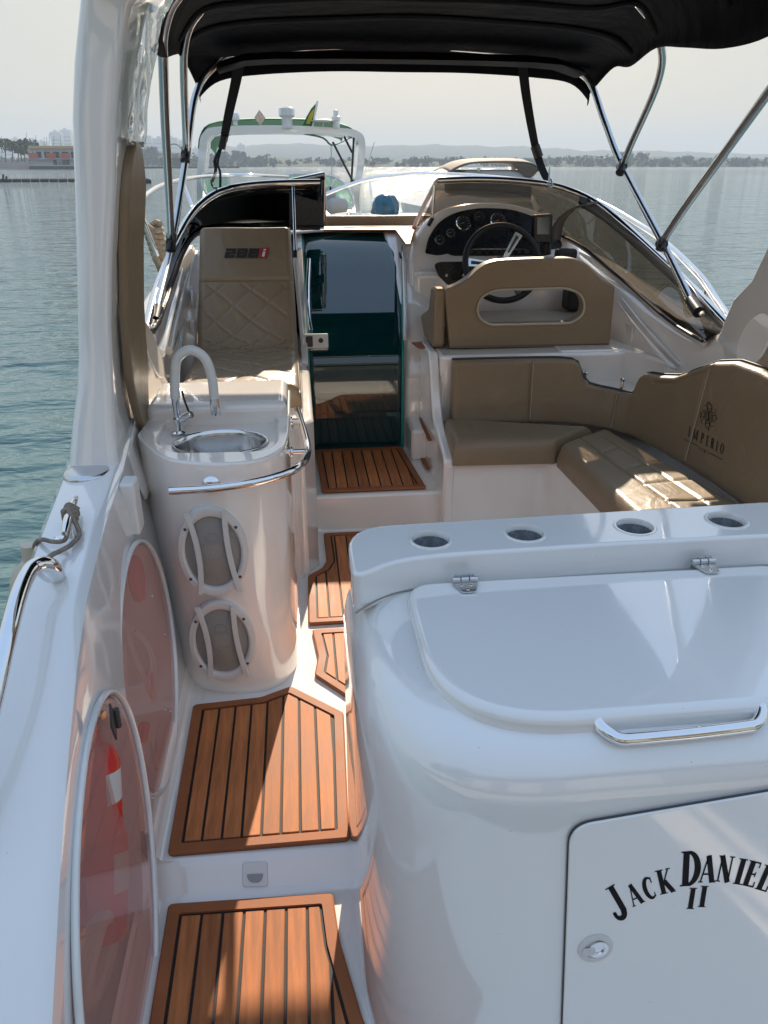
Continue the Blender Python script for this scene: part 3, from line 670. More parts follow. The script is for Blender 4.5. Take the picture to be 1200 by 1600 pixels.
# sunpad forward and teak strip across the walk-through
sp = prism('sun_pad', [(.02, y, z) for y, z in ((4.96, 1.158), (4.96, 1.222), (6.2, 1.152), (6.2, 1.10))], (.98, 0, 0), M['tan'], None, bevel=.014, seg=3); tag(sp, 'tan sun pad lying on the foredeck beyond the walk-through', 'sun pad')
pts = [P(506, 360.5, z=1.162), P(618, 360.5, z=1.162), P(634, 383, z=1.162), P(641, 383, z=1.162), P(646, 365, z=1.162), P(652, 353, z=1.162), P(506, 353, z=1.162)]
dt = prism('walkway_pad', [(p.x, p.y, 1.160) for p in pts], (0, 0, .008), M['teakedge'], None, bevel=.002); tag(dt, 'thin teak-pattern strip across the top of the cabin door', 'deck pad')
for k in range(9):
    q = P(512+k*13.5, 356.5, z=1.169); lathe('stud', [(.004, 0), (.003, .002), (0, .0025)], (q.x, q.y, 1.168), (0, 0, 1), M['pipe'], dt, seg=8)
# ---- lounge cushion (chaise): seat then backrest
LG = [(2.86, .655), (3.15, .665), (3.36, .672), (3.50, .715), (3.66, .90), (3.80, 1.07), (3.905, 1.195)]
lgc = cr([(0, y, z) for y, z in LG], 10)
def S_l(u, v):
    t = v*(len(lgc)-1); i = min(int(t), len(lgc)-2); p = lgc[i].lerp(lgc[i+1], t-i); d = (lgc[i+1]-lgc[i]).normalized()
    xl = -.475+.03*v; xr = -.006-.018*v
    return Vector((xl+(xr-xl)*u, p.y, p.z)), Vector((0, -d.z, d.y))
def hf_l(u, v):
    g = 0; s = v*1.42; x = u*.46
    def gr(d, w=.005, dep=.0055): return dep*math.exp(-(d/w)**2)
    if v < .72 and .045 < u < .955:
        a = (s*.95+x*.80+.01*math.sin(9*x)) % .135-.0675; b = (s*.95-x*.80+.01*math.sin(7*x+1)) % .135-.0675
        g = max(gr(a), gr(b))
    g = max(g, gr(s-.735*1.42, .006, .014), gr(s-.38*1.42, .006, .010))
    return g*min(1, u/.05, (1-u)/.05, v/.03, (1-v)/.03)+.003*math.sin(7*u+3*v)*math.sin(9*v)
lounge = empty('lounge_cushion', (-.24, 2.9, .655), 'long tan chaise cushion with diamond stitching and a headrest marked 288i', 'lounge cushion')
pad('cushion', S_l, .085, 90, 200, M['tan'], lounge, er=.03, hf=hf_l)
ed = [S_l(.985, v/30)[0]+S_l(.985, v/30)[1]*.058 for v in range(31)]
tube('piping', ed, .003, M['thread'], lounge, smooth_path=False, seg=6)
# ---- settee
bs = round_poly([(.612, 3.03), (1.035, 3.03), (1.085, 2.9), (1.095, 2.24), (.97, 2.10), (.97, 1.58), (1.62, 1.58), (1.62, 3.44), (.612, 3.44)], [.01, .10, .1, .06, .06, .0, 0, 0, 0], 6)
prism('settee_base', [(p.x, p.y, -.01) for p in bs], (0, 0, .345), M['gel2'], B, bevel=.012, bang=50)
box('helm_seat_base', (.63, 3.44, -.01), (1.60, 3.80, .705), M['gel2'], B, bevel=.016)
ep = [(3.02, -.01), (3.02, .36), (3.33, .44), (3.475, .69), (3.50, .712), (3.78, .712), (3.78, -.01)]
prism('settee_end_panel', [(.583, p.x, p.y) for p in round_poly(ep, [0, .04, .06, .05, .03, .03, 0], 5)], (.046, 0, 0), M['gel2'], B, bevel=.012)
def quad_S(a, b, c, d, n=(0, 0, 1)):
    a, b, c, d = map(Vector, (a, b, c, d)); n = Vector(n)
    return lambda u, v: ((a*(1-u)+b*u)*(1-v)+(d*(1-u)+c*u)*v, n)
def groove(lines, dep=.008, w=.006):
    def f(u, v):
        g = 0
        for ax, c, lo, hi, L in lines:
            q, r = (u, v) if ax == 'u' else (v, u)
            if lo <= r <= hi: g = max(g, dep*math.exp(-((q-c)*L/w)**2))
        return g*min(1, u/.05+.2, (1-u)/.05+.2, v/.03+.2, (1-v)/.03+.2)+.0025*math.sin(8*u+2)*math.sin(6*v+1)
    return f
c1 = empty('seat_cushion', (.85, 3.15, .335), 'shorter tan settee seat cushion against the forward backrest', 'seat cushion', 'tan settee seat cushions')
pad('cushion', quad_S((.618, 3.005, .335), (1.055, 2.985, .335), (1.30, 3.17, .335), (.618, 3.385, .335)), .105, 40, 30, M['tan'], c1, er=.035, hf=groove([('v', .80, 0, 1, .35), ('u', .22, .55, .8, .5)]))
c2 = empty('seat_cushion', (1.25, 2.6, .335), 'long stitched tan seat cushion along the starboard side', 'seat cushion', 'tan settee seat cushions')
pad('cushion', quad_S((1.075, 2.225, .335), (1.50, 2.215, .335), (1.335, 3.165, .335), (1.055, 2.955, .335)), .105, 50, 80, M['tan'], c2, er=.035, hf=groove([('u', .40, 0, 1, .4), ('u', .72, 0, .9, .4), ('v', .12, .4, 1, .8), ('v', .32, .4, 1, .8), ('v', .52, .4, 1, .8), ('v', .74, .4, .72, .8)]))
c3 = empty('seat_cushion', (1.2, 1.9, .335), 'aftmost tan seat cushion, its edge just showing over the cup-holder bar', 'seat cushion', 'tan settee seat cushions')
pad('cushion', quad_S((.985, 1.6, .335), (1.53, 1.6, .335), (1.51, 2.20, .335), (1.03, 2.205, .335)), .11, 40, 40, M['tan'], c3, er=.035, hf=groove([('u', .4, 0, 1, .5), ('v', .5, 0, 1, .6)]))
# backrest running round the corner
bp_ = cr([(.655, 3.39, 0), (.95, 3.375, 0), (1.18, 3.35, 0), (1.36, 3.28, 0), (1.47, 3.12, 0), (1.525, 2.85, 0), (1.555, 2.5, 0), (1.565, 2.1, 0), (1.55, 1.6, 0)], 8)
cum = [0]
for a, b in zip(bp_, bp_[1:]): cum.append(cum[-1]+(b-a).length)
LB = cum[-1]
def on_bp(s):
    s = max(0, min(LB-1e-5, s)); i = max(k for k in range(len(cum)-1) if cum[k] <= s); return bp_[i].lerp(bp_[i+1], (s-cum[i])/(cum[i+1]-cum[i])), (bp_[i+1]-bp_[i]).normalized()
ztop = [(0, .69), (.60, .70), (.625, .69), (.63, .665), (.60+.0, .665)]
def ZT(s):
    tab = [(0, .695), (.50, .70), (.575, .695), (.60, .675), (.62, .62), (.64, .592), (.70, .580), (.84, .575), (.885, .578), (.895, .62), (.905, .665), (.93, .685), (1.02, .695), (1.13, .72), (1.24, .775), (1.34, .825), (1.46, .855), (1.60, .86), (1.8, .84), (2.0, .80), (2.2, .76), (2.6, .74)]
    return lerp_tab(tab, s)[0]
def S_b(u, v):
    s = .02+u*(LB-.04); p, d = on_bp(s); z0 = .40; z1 = ZT(s); n = Vector((-d.y, d.x, 0))
    if n.y > 0 and s < .5: n = -n
    n = Vector((d.y, -d.x, 0)).normalized()
    z = z0+(z1-z0)*v; lean = .10*(z-z0)
    return p+Vector((0, 0, z))-n*lean, (n+Vector((0, 0, .12))).normalized()
back = empty('settee_backrest', (1.4, 3.2, .4), 'tan backrest wrapping the settee corner, printed with a crest and IMPERIO', 'backrest')
def hf_b(u, v):
    s = .02+u*(LB-.04); g = 0
    for c in (.38, .80, 1.33, 1.95): g = max(g, .006*math.exp(-((s-c)/.006)**2))
    z = .4+(ZT(s)-.4)*v
    e = (ZT(s)-z)
    if s > 1.0: g = max(g, .006*math.exp(-((e-.032)/.004)**2))
    return g+.003*math.sin(11*u+1)*math.sin(5*v)
pad('cushion', S_b, .055, 300, 40, M['tan'], back, er=.022, hf=hf_b)
for c in (.386, .806, 1.336, 1.956):
    u = (c-.02)/(LB-.04); pts = [S_b(u, v/14)[0]+S_b(u, v/14)[1]*.0555 for v in range(1, 14)]
    tube('stitching', pts, .0012, M['thread'], back, smooth_path=False, seg=5)
pts = [S_b(u/80, .995)[0]+S_b(u/80, .995)[1]*.022+Vector((0, 0, .006)) for u in range(81)]
tube('piping', pts, .0045, M['pipe'], back, smooth_path=False, seg=8)
# shelf niche above the dip, with two small fittings
nic = [P(873, 596, y=3.44), P(903, 552, y=3.44), P(985, 562, y=3.30), P(1000, 616, y=3.2)]
sh = vprism('niche_shelf', [(1.12, 3.42), (1.28, 3.33), (1.42, 3.27), (1.56, 3.10), (1.66, 3.12), (1.66, 3.50), (1.12, 3.50)], .53, .57, M['gel2'], B, bevel=.006)
vprism('helm_side_wall', [(1.2, 3.46), (1.50, 3.46), (1.60, 3.2), (1.68, 3.2), (1.68, 3.9), (1.2, 3.9)], .2, .712, M['gel2'], B, bevel=.012)
for u, v in ((914, 592), (972, 602)):
    p = P(u, v, z=.60)
    tube('shelf_stud', [p+Vector((0, 0, -.03)), p+Vector((0, 0, .02))], .007, M['chrome'], B, seg=10)
    lathe('shelf_stud', [(.011, 0), (.012, .012), (.006, .016), (0, .016)], p+Vector((0, 0, .018)), (0, 0, 1), M['chrome'], B, seg=14)
pl = P(977, 518, x=1.57); prism('access_hatch', [Vector((1.5745-.0*a, pl.y+a, pl.z+b)) for a, b in rrect(.17, .085, .01)], (-.008, 0, 0), M['gel2'], B, bevel=.003)
# ---- helm seat
hs_ = empty('helm_seat', (1.07, 3.6, .705), 'tan helm seat back with a long slot, standing on the white box', 'helm seat')
HP = [(703, 545), (695, 452), (713, 447), (730, 437), (747, 421), (760, 412), (776, 407), (830, 404), (895, 403), (915, 409), (930, 424), (942, 437), (962, 447), (953, 541)]
ho = [P(u, v, y=3.56) for u, v in HP]; q = round_poly([(p.x, p.z) for p in ho], [.01, .02, .03, .05, .03, .04, .05, .1, .06, .03, .04, .03, .015, .01], 4)
hb = prism('backrest', [(p.x, 3.56, p.y) for p in q], (0, .085, 0), M['tan'], hs_)
HH = [(745, 483), (752, 463), (775, 453), (885, 450), (906, 458), (914, 475), (911, 492), (893, 505), (765, 508), (750, 499)]
hh = [P(u, v, y=3.56) for u, v in HH]; q2 = round_poly([(p.x, p.z) for p in hh], .03, 5)
hc = prism('c', [(p.x, 3.4, p.y) for p in q2], (0, .5, 0), M['tan']); cut(hb, [hc]); bev(hb, .012, 4)
tube('slot_piping', [(p.x, 3.558, p.y) for p in q2], .006, M['tanlight'], hs_, closed=True, n=1, seg=8)
prism('side_bolster', [(.618, p.x, p.y) for p in round_poly([(3.575, .712), (4.05, .712), (3.98, .80), (3.74, .87), (3.68, .985), (3.575, .985)], .03, 4)], (.055, 0, 0), M['tan'], hs_, bevel=.014)
box('seat', (.68, 3.66, .70), (1.46, 4.06, .80), M['tanlight'], hs_, bevel=.03, seg=5)
# ---- dashboard
DP, DN = Vector((1.05, 4.20, 1.0)), Vector((0, -.85, .50)).normalized()
def D(u, v, off=0): return PL(u, v, DP+DN*off, DN)
def dloop(pts, off, r):
    sN = Vector((1, 0, 0)); uN = DN.cross(sN); uN = -uN if uN.z < 0 else uN
    c = DP+DN*off; q = []
    for u, v in pts: w = D(u, v, off)-c; q.append((w.dot(sN), w.dot(uN)))
    return [c+sN*a.x+uN*a.y for a in round_poly(q, r, 6)]
pod = [(641, 398), (646, 375), (664, 345), (692, 325), (735, 316), (790, 316), (835, 326), (872, 345), (900, 372), (915, 410), (915, 450), (641, 450)]
dash = prism('dashboard', dloop(pod, -.0, [.02, .04, .1, .1, .15, .15, .15, .1, .1, .05, .0, .0]), Vector((0, .34, -.05)), M['gel2'], B, bevel=.03, seg=5, bang=50)
lowp = [(.606, 4.12), (1.60, 4.12), (1.60, 4.5), (.606, 4.5)]
vprism('dash_lower', lowp, .1, .99, M['gel2'], B, bevel=.03, seg=4)
pan = [(664, 396), (668, 375), (682, 350), (706, 334), (745, 325), (800, 327), (840, 341), (872, 366), (880, 388), (850, 391), (790, 388), (730, 389), (685, 400)]
panel = prism('instrument_panel', dloop(pan, .001, [.01, .05, .06, .08, .1, .1, .08, .06, .03, .1, .1, .1, .03]), DN*.006, M['blkmat'], B, bevel=.002)
for u, v, r in ((724, 349, .041), (704, 364, .026), (687, 375, .028), (749, 339, .034), (778, 345, .043), (804, 357, .026), (824, 370, .026), (749, 362, .022)):
    p = D(u, v, .007); g = lathe('gauge', [(r, 0), (r, .006), (r*.9, .010), (r*.86, .006), (0, .005)], p, DN, M['chrome'] if v not in (339, 357, 370) else M['blk'], panel)
    fc = lathe('gauge_face', [(r*.84, .0065), (0, .0068)], p, DN, M['gauge'], panel)
    s_, u_, a_ = frame(DN); V = []; Fc = []
    for k in range(9):
        an = R(-40+k*32.5); dd = s_*math.cos(an)+u_*math.sin(an); e = DN.cross(dd)
        for t0, t1, w in ((.60, .78, .02),):
            b0 = len(V); c0 = p+DN*.0074
            V += [c0+dd*r*t0+e*r*w, c0+dd*r*t1+e*r*w, c0+dd*r*t1-e*r*w, c0+dd*r*t0-e*r*w]; Fc.append((b0, b0+1, b0+2, b0+3))
    an = R(200); dd = s_*math.cos(an)+u_*math.sin(an); e = DN.cross(dd); b0 = len(V); c0 = p+DN*.0076
    V += [c0-dd*r*.1+e*r*.03, c0+dd*r*.6+e*r*.008, c0+dd*r*.6-e*r*.008, c0-dd*r*.1-e*r*.03]; Fc.append((b0, b0+1, b0+2, b0+3))
    mk('gauge_marks', V, Fc, M['print'], panel, smooth=False)
sw = prism('switch_strip', dloop([(697, 396), (705, 391), (850, 390), (862, 395), (850, 400), (708, 400)], .002, .01), DN*.006, M['blk'], B, bevel=.002)
for k in range(8):
    p = D(735+k*12.5, 394, .010); prism('rocker_switch', [p+Vector((a, 0, b)) for a, b in rrect(.026, .024, .004)], DN*.008, M['blkmat'], sw, bevel=.002)
rp = [P(u, v, y=4.12) for u, v in ((678, 413), (686, 409), (770, 408), (770, 440), (712, 448), (700, 446), (684, 430))]; q = round_poly([(p.x, p.z) for p in rp], .015, 4)
rad = prism('radio_panel', [(p.x, 4.122, p.y) for p in q], (0, -.010, 0), M['blkmat'], B, bevel=.002)
p = P(711, 430, y=4.11); lathe('dial', [(.024, 0), (.024, .010), (.016, .012), (.014, .020), (0, .021)], p, (0, -1, 0), M['blk'], rad)
for sx in (-.045, .045): lathe('button', [(.008, 0), (.007, .006), (0, .006)], p+Vector((sx, 0, 0)), (0, -1, 0), M['grip'], rad, seg=12)
# steering wheel
wc = P(785, 411, y=4.0); WN = Vector((0, -.90, .42)).normalized(); s_, u_, a_ = frame(WN)
whl = empty('steering_wheel', wc); whl.parent = B; whl.location = wc-WL['motor_boat']
tube('rim', [wc+(s_*math.cos(R(a))+u_*math.sin(R(a)))*.192 for a in range(0, 360, 15)], .016, M['rubber'], whl, closed=True, n=2, seg=14)
for a in (58, 178, 298):
    dd = s_*math.cos(R(a))+u_*math.sin(R(a)); e = WN.cross(dd)
    base = wc-WN*.03
    prism('spoke', [base+dd*.02+e*.012, base+dd*.02-e*.012, wc+dd*.182-e*.022, wc+dd*.182+e*.022], WN*.004, M['alu'], whl, bevel=.001)
    prism('spoke_slot', [base.lerp(wc, .35)+dd*.07+e*.004+WN*.005, base.lerp(wc, .35)+dd*.07-e*.004+WN*.005, wc+dd*.16-e*.008+WN*.001, wc+dd*.16+e*.008+WN*.001], WN*.003, M['pipe'], whl)
lathe('hub', [(.040, -.035), (.040, -.018), (.034, -.006), (.02, .0), (0, .002)], wc, WN, M['chrome'], whl)
tube('column', [wc-WN*.03, wc-WN*.16], .03, M['blk'], whl, smooth_path=False)
# chart plotter
cpl = empty('chart_plotter', P(850, 385, y=4.16), 'small upright chart plotter with grey screen beside the steering wheel', 'chart plotter')
a = [P(u, v, y=4.12) for u, v in ((835, 336), (864, 334), (863, 380), (833, 380))]; q = round_poly([(p.x, p.z) for p in a], .012, 4)
prism('case', [(p.x, 4.12, p.y) for p in q], (0, .045, 0), M['blk'], cpl, bevel=.006)
a = [P(u, v, y=4.118) for u, v in ((840, 340), (859, 339), (858, 366), (839, 366))]; prism('screen', a, (0, .002, 0), M['screen'], cpl)
for k in range(3):
    p = P(842+k*7, 374, y=4.118); prism('button', [(p.x+x, 4.119, p.z+z) for x, z in rrect(.018, .011, .004)], (0, -.003, 0), M['blkmat'], cpl, bevel=.001)
tube('mount', [P(852, 380, y=4.15), P(853, 398, y=4.15)], .028, M['blk'], cpl)
tl = P(885, 398, y=4.02); box('throttle_lever', (tl.x-.055, 4.0, tl.z-.03), (tl.x+.055, 4.06, tl.z+.03), M['rubber'], B, bevel=.018)
tl = P(900, 465, y=3.95); box('throttle_box', (tl.x-.045, 3.93, tl.z-.07), (tl.x+.05, 4.05, tl.z+.07), M['rubber'], B, bevel=.02)
# ---- windscreen
ws = B
ST = [(1142, 513, 2.94), (1105, 474, 3.15), (1067, 435, 3.42), (1000, 373, 3.82), (960, 338, 4.02), (935, 319, 4.10), (905, 303, 4.18), (860, 289, 4.25), (800, 282, 4.28), (740, 280, 4.29), (684, 282, 4.29)]
SB = [(1100, 536, 2.97), (1075, 522, 3.12), (1040, 498, 3.35), (985, 449, 3.74), (960, 428, 3.86), (940, 411, 3.97), (912, 388, 4.10), (880, 372, 4.3), (820, 360, 4.55), (740, 355, 4.64), (652, 354, 4.66)]
PT = [(229, 512, 3.02), (237, 480, 3.25), (246, 448, 3.5), (262, 407, 3.75), (280, 366, 3.92), (300, 333, 4.02), (322, 312, 4.10), (348, 298, 4.17), (385, 290, 4.22), (440, 286, 4.24), (500, 285, 4.25)]
PB = [(238, 518, 3.0), (248, 500, 3.2), (258, 470, 3.42), (272, 430, 3.68), (284, 398, 3.86), (298, 374, 3.98), (315, 363, 4.12), (345, 358, 4.3), (385, 357, 4.45), (440, 356, 4.5), (500, 356, 4.52)]
def curve3(tab): return cr([P(u, v, y=y) for u, v, y in tab], 5)
for nm, tt, bb, gm in (('windscreen', ST, SB, M['smoke']), ('windscreen', PT, PB, M['smokedark'])):
    t3, b3 = curve3(tt), curve3(bb); out = (1 if tt is ST else -1)
    secs = []
    for a, b in zip(b3, t3):
        secs.append([a.lerp(b, k/4)+Vector((out*.012*math.sin(math.pi*k/4), 0, 0)) for k in range(5)])
    w = loft(nm, secs, gm, B, closed=False, cap=False, solid=.005, sharp=60)
    tag(w, 'clear smoked starboard windscreen' if out > 0 else 'nearly black port windscreen')
    tube('top_rail', t3, .017, M['chrome'], w, smooth_path=False, seg=14)
    tube('bottom_rail', b3, .012, M['grip'] if out > 0 else M['blk'], w, smooth_path=False, seg=10)
    tube('seal', [p+Vector((-out*.012, -.008, .010)) for p in b3], .007, M['rubber'], w, smooth_path=False, seg=8)
    if out > 0:
        band = [[s[3].lerp(s[4], .0)+Vector((-.006, -.004, 0)), s[3].lerp(s[4], .5)+Vector((-.006, -.004, 0)), s[4]+Vector((-.004, -.004, 0))] for s in secs[:31]]
        loft('frame_band', band, mat('grey_frame_band', (.14, .13, .12), .35), w, closed=False, cap=False, solid=.003)
        ml = [P(866, 378, y=4.28), P(872, 350, y=4.24), P(887, 331, y=4.2), P(908, 319, y=4.14), P(925, 318, y=4.09)]
        mg = cr(ml, 6); loft('mullion', [[p+Vector((-.03, -.005, -.01)), p+Vector((-.01, -.012, .0)), p+Vector((.03, -.002, .01))] for p in mg], bpy.data.materials['grey_frame_band'], w, closed=False, cap=False, solid=.006)
        for pth, r, m in (([P(683, 283, y=4.29), P(663, 320, y=4.48), P(646, 357, y=4.66)], .012, M['grip']), ([P(679, 290, y=4.27), P(675, 345, y=4.3)], .008, M['chrome']), ([P(676, 340, y=4.3), P(669, 353, y=4.3)], .011, M['blk'])):
            tube('post', pth, r, m, w, smooth_path=False)
        cp_ = P(910, 315, y=4.13); lathe('clip', [(.018, -.01), (.018, .02), (0, .022)], cp_, (0, -1, .4), M['blk'], w, seg=12)
    else:
        tube('post', [P(504, 279, y=4.26), P(503, 353, y=4.5)], .013, M['chrome'], w, smooth_path=False)
        tube('post', [P(458, 293, y=4.21), P(461, 395, y=4.0)], .008, M['chrome'], w, smooth_path=False)
        tube('post', [P(461, 392, y=4.0), P(461, 404, y=3.98)], .010, M['rubber'], w, smooth_path=False)
        tube('folded_panel_rail', [P(452, 283, y=4.27), P(506, 272, y=4.36)], .012, M['alu'], w, smooth_path=False)
        tube('folded_panel_rail', [P(506, 272, y=4.36), P(507, 352, y=4.5)], .010, M['alu'], w, smooth_path=False)
        a = [P(452, 285, y=4.29), P(505, 275, y=4.36), P(505, 352, y=4.36), P(452, 352, y=4.29)]
        prism('folded_panel', a, (0, .006, 0), M['blkmat'], w)
tube('door_track', [P(461, 404, y=3.98), P(468, 480, y=3.85), P(474, 545, y=3.74), P(479, 600, y=3.72), P(484, 640, y=3.70)], .011, M['gel'], B)
# port liner between windscreen and lounge, with moulded ribs
tb = [P(238, 520, y=3.0), P(248, 505, y=3.2), P(258, 478, y=3.42), P(272, 438, y=3.68), P(284, 406, y=3.88), P(300, 383, y=4.05)]
lb = [(-.478, 2.99, .60), (-.485, 3.2, .60), (-.48, 3.42, .62), (-.475, 3.68, .82), (-.46, 3.88, 1.02), (-.45, 4.02, 1.12)]
patch('port_liner', [[Vector(l), Vector(l).lerp(t, .35)+Vector((-.015, 0, -.01)), Vector(l).lerp(t, .75)+Vector((-.008, 0, 0)), t, t+Vector((-.04, 0, -.0))] for l, t in zip(lb, tb)], 4, 4, M['gel2'], B, thick=.01, sharp=80)
for u0, v0, u1, v1 in ((250, 552, 286, 420), (262, 548, 296, 420), (274, 556, 306, 425)):
    a, b = P(u0, v0, x=-.535), P(u1, v1, x=-.515)
    tube('moulded_rib', [a, a.lerp(b, .12)+Vector((.006, 0, .006)), a.lerp(b, .5)+Vector((.002, 0, 0)), b], lambda t: .020*(1-.75*t), M['gel'], B, n=6)
lbx = P(303, 516, x=-.49); wl_ = box('courtesy_light', (-.505, lbx.y-.035, lbx.z-.065), (-.478, lbx.y+.035, lbx.z+.05), M['wplastic'], B, bevel=.008)
lathe('courtesy_light_ring', [(.045, 0), (.045, .008), (.03, .014), (0, .014)], (-.496, lbx.y+.10, lbx.z+.12), (1, 0, 0), M['wplastic'], B)
tube('hose_stub', [P(282, 555, x=-.49), P(282, 525, x=-.49)], .006, M['alu'], B)
for k, (u0, v0, u1, v1) in enumerate(((962, 472, 1050, 575), (968, 466, 1066, 573), (975, 462, 1080, 566))):
    a, b = P(u0, v0, y=3.72), P(u1, v1, y=3.10)
    tube('moulded_rib', [a+Vector((.01, 0, 0)), a.lerp(b, .5)+Vector((-.01, 0, .005)), a.lerp(b, .9), b+Vector((.02, 0, -.005))], lambda t: .004+.008*t if t < .9 else .006, M['gel'], B, n=6)
# inner skin between arch foot and counter on port side
patch('port_inner_skin', [[(-.474, y, .60), (-.50+.0*y, y, .70), (lerp_tab(GI, y)[0]+.004, y, lerp_tab(GI, y)[1]-.01)] for y in (2.15, 2.4, 2.7, 2.97)], 4, 3, M['gel2'], B, thick=.008, sharp=80)
# ---- radar arch
def arch_sec(z, xo, xi, ya, yf, r=.05, tilt=0):
    q = round_poly([(xo, ya), (xi, ya), (xi+tilt, yf), (xo+tilt, yf)], [r, r*.55, r*.4, r*.4], 6); return [(p.x, p.y, z) for p in q]
AS = [(.72, -.655, -.512, 2.03, 3.00, 0), (.78, -.645, -.515, 2.045, 2.99, -.055), (.86, -.628, -.512, 2.06, 2.95, -.055), (.95, -.605, -.506, 2.075, 2.80, -.05), (1.03, -.592, -.50, 2.085, 2.68, -.04), (1.12, -.580, -.492, 2.09, 2.54, -.03), (1.29, -.560, -.468, 2.10, 2.46, -.01), (1.45, -.540, -.437, 2.10, 2.44, 0), (1.60, -.522, -.415, 2.10, 2.44, 0), (1.72, -.498, -.388, 2.10, 2.44, 0), (1.83, -.468, -.350, 2.10, 2.44, 0)]
def leg(mirror):
    secs = []
    for z, xo, xi, ya, yf, t in AS:
        if mirror: yf += lerp_tab([(.7, 0), (.86, 0), (.95, .10), (1.03, .16), (1.12, .17), (1.29, .10), (1.45, .03), (1.6, 0)], z)[0]
        s = arch_sec(z, xo, xi, ya, yf, .045, t); secs.append(s)
    # sweep over the top to the centre line
    ctr = [(1.95, -.42, 1.86, -.30, -.06), (2.06, -.36, 1.95, -.22, -.14), (2.17, -.24, 2.04, -.12, -.22), (2.24, -.05, 2.11, .02, -.28), (2.28, .55, 2.15, .55, -.30)]
    for zo, xo, zi, xi, dy_ in ctr:
        a, b = Vector((xo, 0, zo)), Vector((xi, 0, zi)); base = arch_sec(0, 0, 1, 2.10, 2.44, .045)
        secs.append([(a.x+(b.x-a.x)*((p[0])), p[1]+dy_, a.z+(b.z-a.z)*p[0]) for p in round_rect_u])
    if mirror: secs = [[(2*CX-p[0], p[1], p[2]) for p in s] for s in secs]
    return secs
_q = round_poly([(0, 2.10), (.12, 2.10), (.12, 2.44), (0, 2.44)], [.045, .025, .018, .018], 6)
round_rect_u = [(p.x/.12, p.y, 0) for p in _q]
ar = loft('radar_arch', leg(False), M['gel'], B, sharp=60); tag(ar, 'port leg of the tall white radar arch')
ar2 = loft('radar_arch', leg(True), M['gel'], B, sharp=60); tag(ar2, 'starboard leg of the radar arch')
# padded insert and oval caps on the arch legs
pz = [(1.02, .03), (1.10, .11), (1.2, .15), (1.35, .17), (1.45, .165), (1.52, .13), (1.57, .02)]
for mir in (0, 1):
    def xin(z):
        t = [(a[0], a[2]) for a in AS]; return lerp_tab(t, z)[0]
    def S_p(u, v, mir=mir):
        z0p = .98 if mir else .74; z = z0p+(1.56-z0p)*v; yc = 2.285+.10*(1-v); hw = .135*min(1, (v/.25)**.6+.05)*(1-.9*max(0, (v-.8)/.2)**2.5)
        y = yc+(2*u-1)*hw+(.08 if v < .2 else .08*0)*(0)
        x = xin(z)+.001
        if mir: return Vector((2*CX-x, y, z)), Vector((-1, 0, 0))
        return Vector((x, y, z)), Vector((1, 0, 0))
    pd = pad('arch_pad', S_p, .022, 16, 50, M['tan'], B, er=.02)
    c = Vector((xin(.92)+.003, 2.58 if mir else 2.66, .93)); nrm = Vector((1, 0, .25)).normalized()
    if mir: c.x = 2*CX-c.x; nrm.x = -nrm.x
    s_, u_, a_ = frame(nrm); lp_ = [c+s_*.085*math.cos(R(a))+u_*.098*math.sin(R(a)) for a in range(0, 360, 12)]
    prism('arch_cap', lp_, nrm*.008, M['gel2'], B, bevel=.003)
# clear plastic roll under the arch on port
g = []
for k in range(10):
    z = 1.545+.045*k; x = xin(min(z, 1.83))+.012+(max(0, z-1.83))*.7
    g.append([(x+.010*random.random(), 2.16+.065*j+.02*random.random(), z) for j in range(5)])
side = patch('rolled_clear_curtain', g, 3, 3, thin_glass('clear_vinyl_curtain', (.80, .83, .82), .28, .06, extra=(.2, (.5, .55, .53))), None, thick=.002); tag(side, 'crinkled clear plastic side curtain bunched inside the port arch leg', 'side curtain')
# ---- bow rail
for nm, pts in (('starboard', [P(1143, 514, y=2.94)+Vector((.03, .02, 0)), P(1120, 470, x=1.80), P(1092, 430, x=1.83), P(1040, 380, x=1.84), P(1000, 352, x=1.83), P(940, 318, x=1.82), P(880, 296, x=1.75), P(800, 280, x=1.62), P(700, 272, x=1.30), P(640, 272, y=7.3), P(600, 276, y=7.6), P(560, 284, y=7.7), P(510, 303, y=7.7), P(470, 320, y=7.6)]),
                ('port', [P(205, 345, x=-.80), P(213, 322, x=-.80), P(228, 305, x=-.80), P(255, 289, x=-.78), P(300, 278, x=-.72), P(350, 274, x=-.55), P(400, 274, y=7.0), P(450, 276, y=8.0)])):
    br = tube('bow_rail', pts, .0135 if nm == 'port' else .016, M['chrome'], B, n=8); tag(br, 'polished starboard bow rail' if nm == 'starboard' else 'polished port bow rail')
    if nm == 'port':
        for (a, b, x) in (((216, 322), (246, 400), -.80), ((287, 288), (300, 322), -.72)): tube('stanchion', [P(*a, x=x), P(*b, x=x+.06)], .011, M['chrome'], br)
    else:
        for (a, b, x) in (((578, 281), (583, 337), .86), ((1104, 452), (1100, 480), 1.82)): tube('stanchion', [P(*a, x=x), P(*b, x=x)], .011, M['chrome'], br)
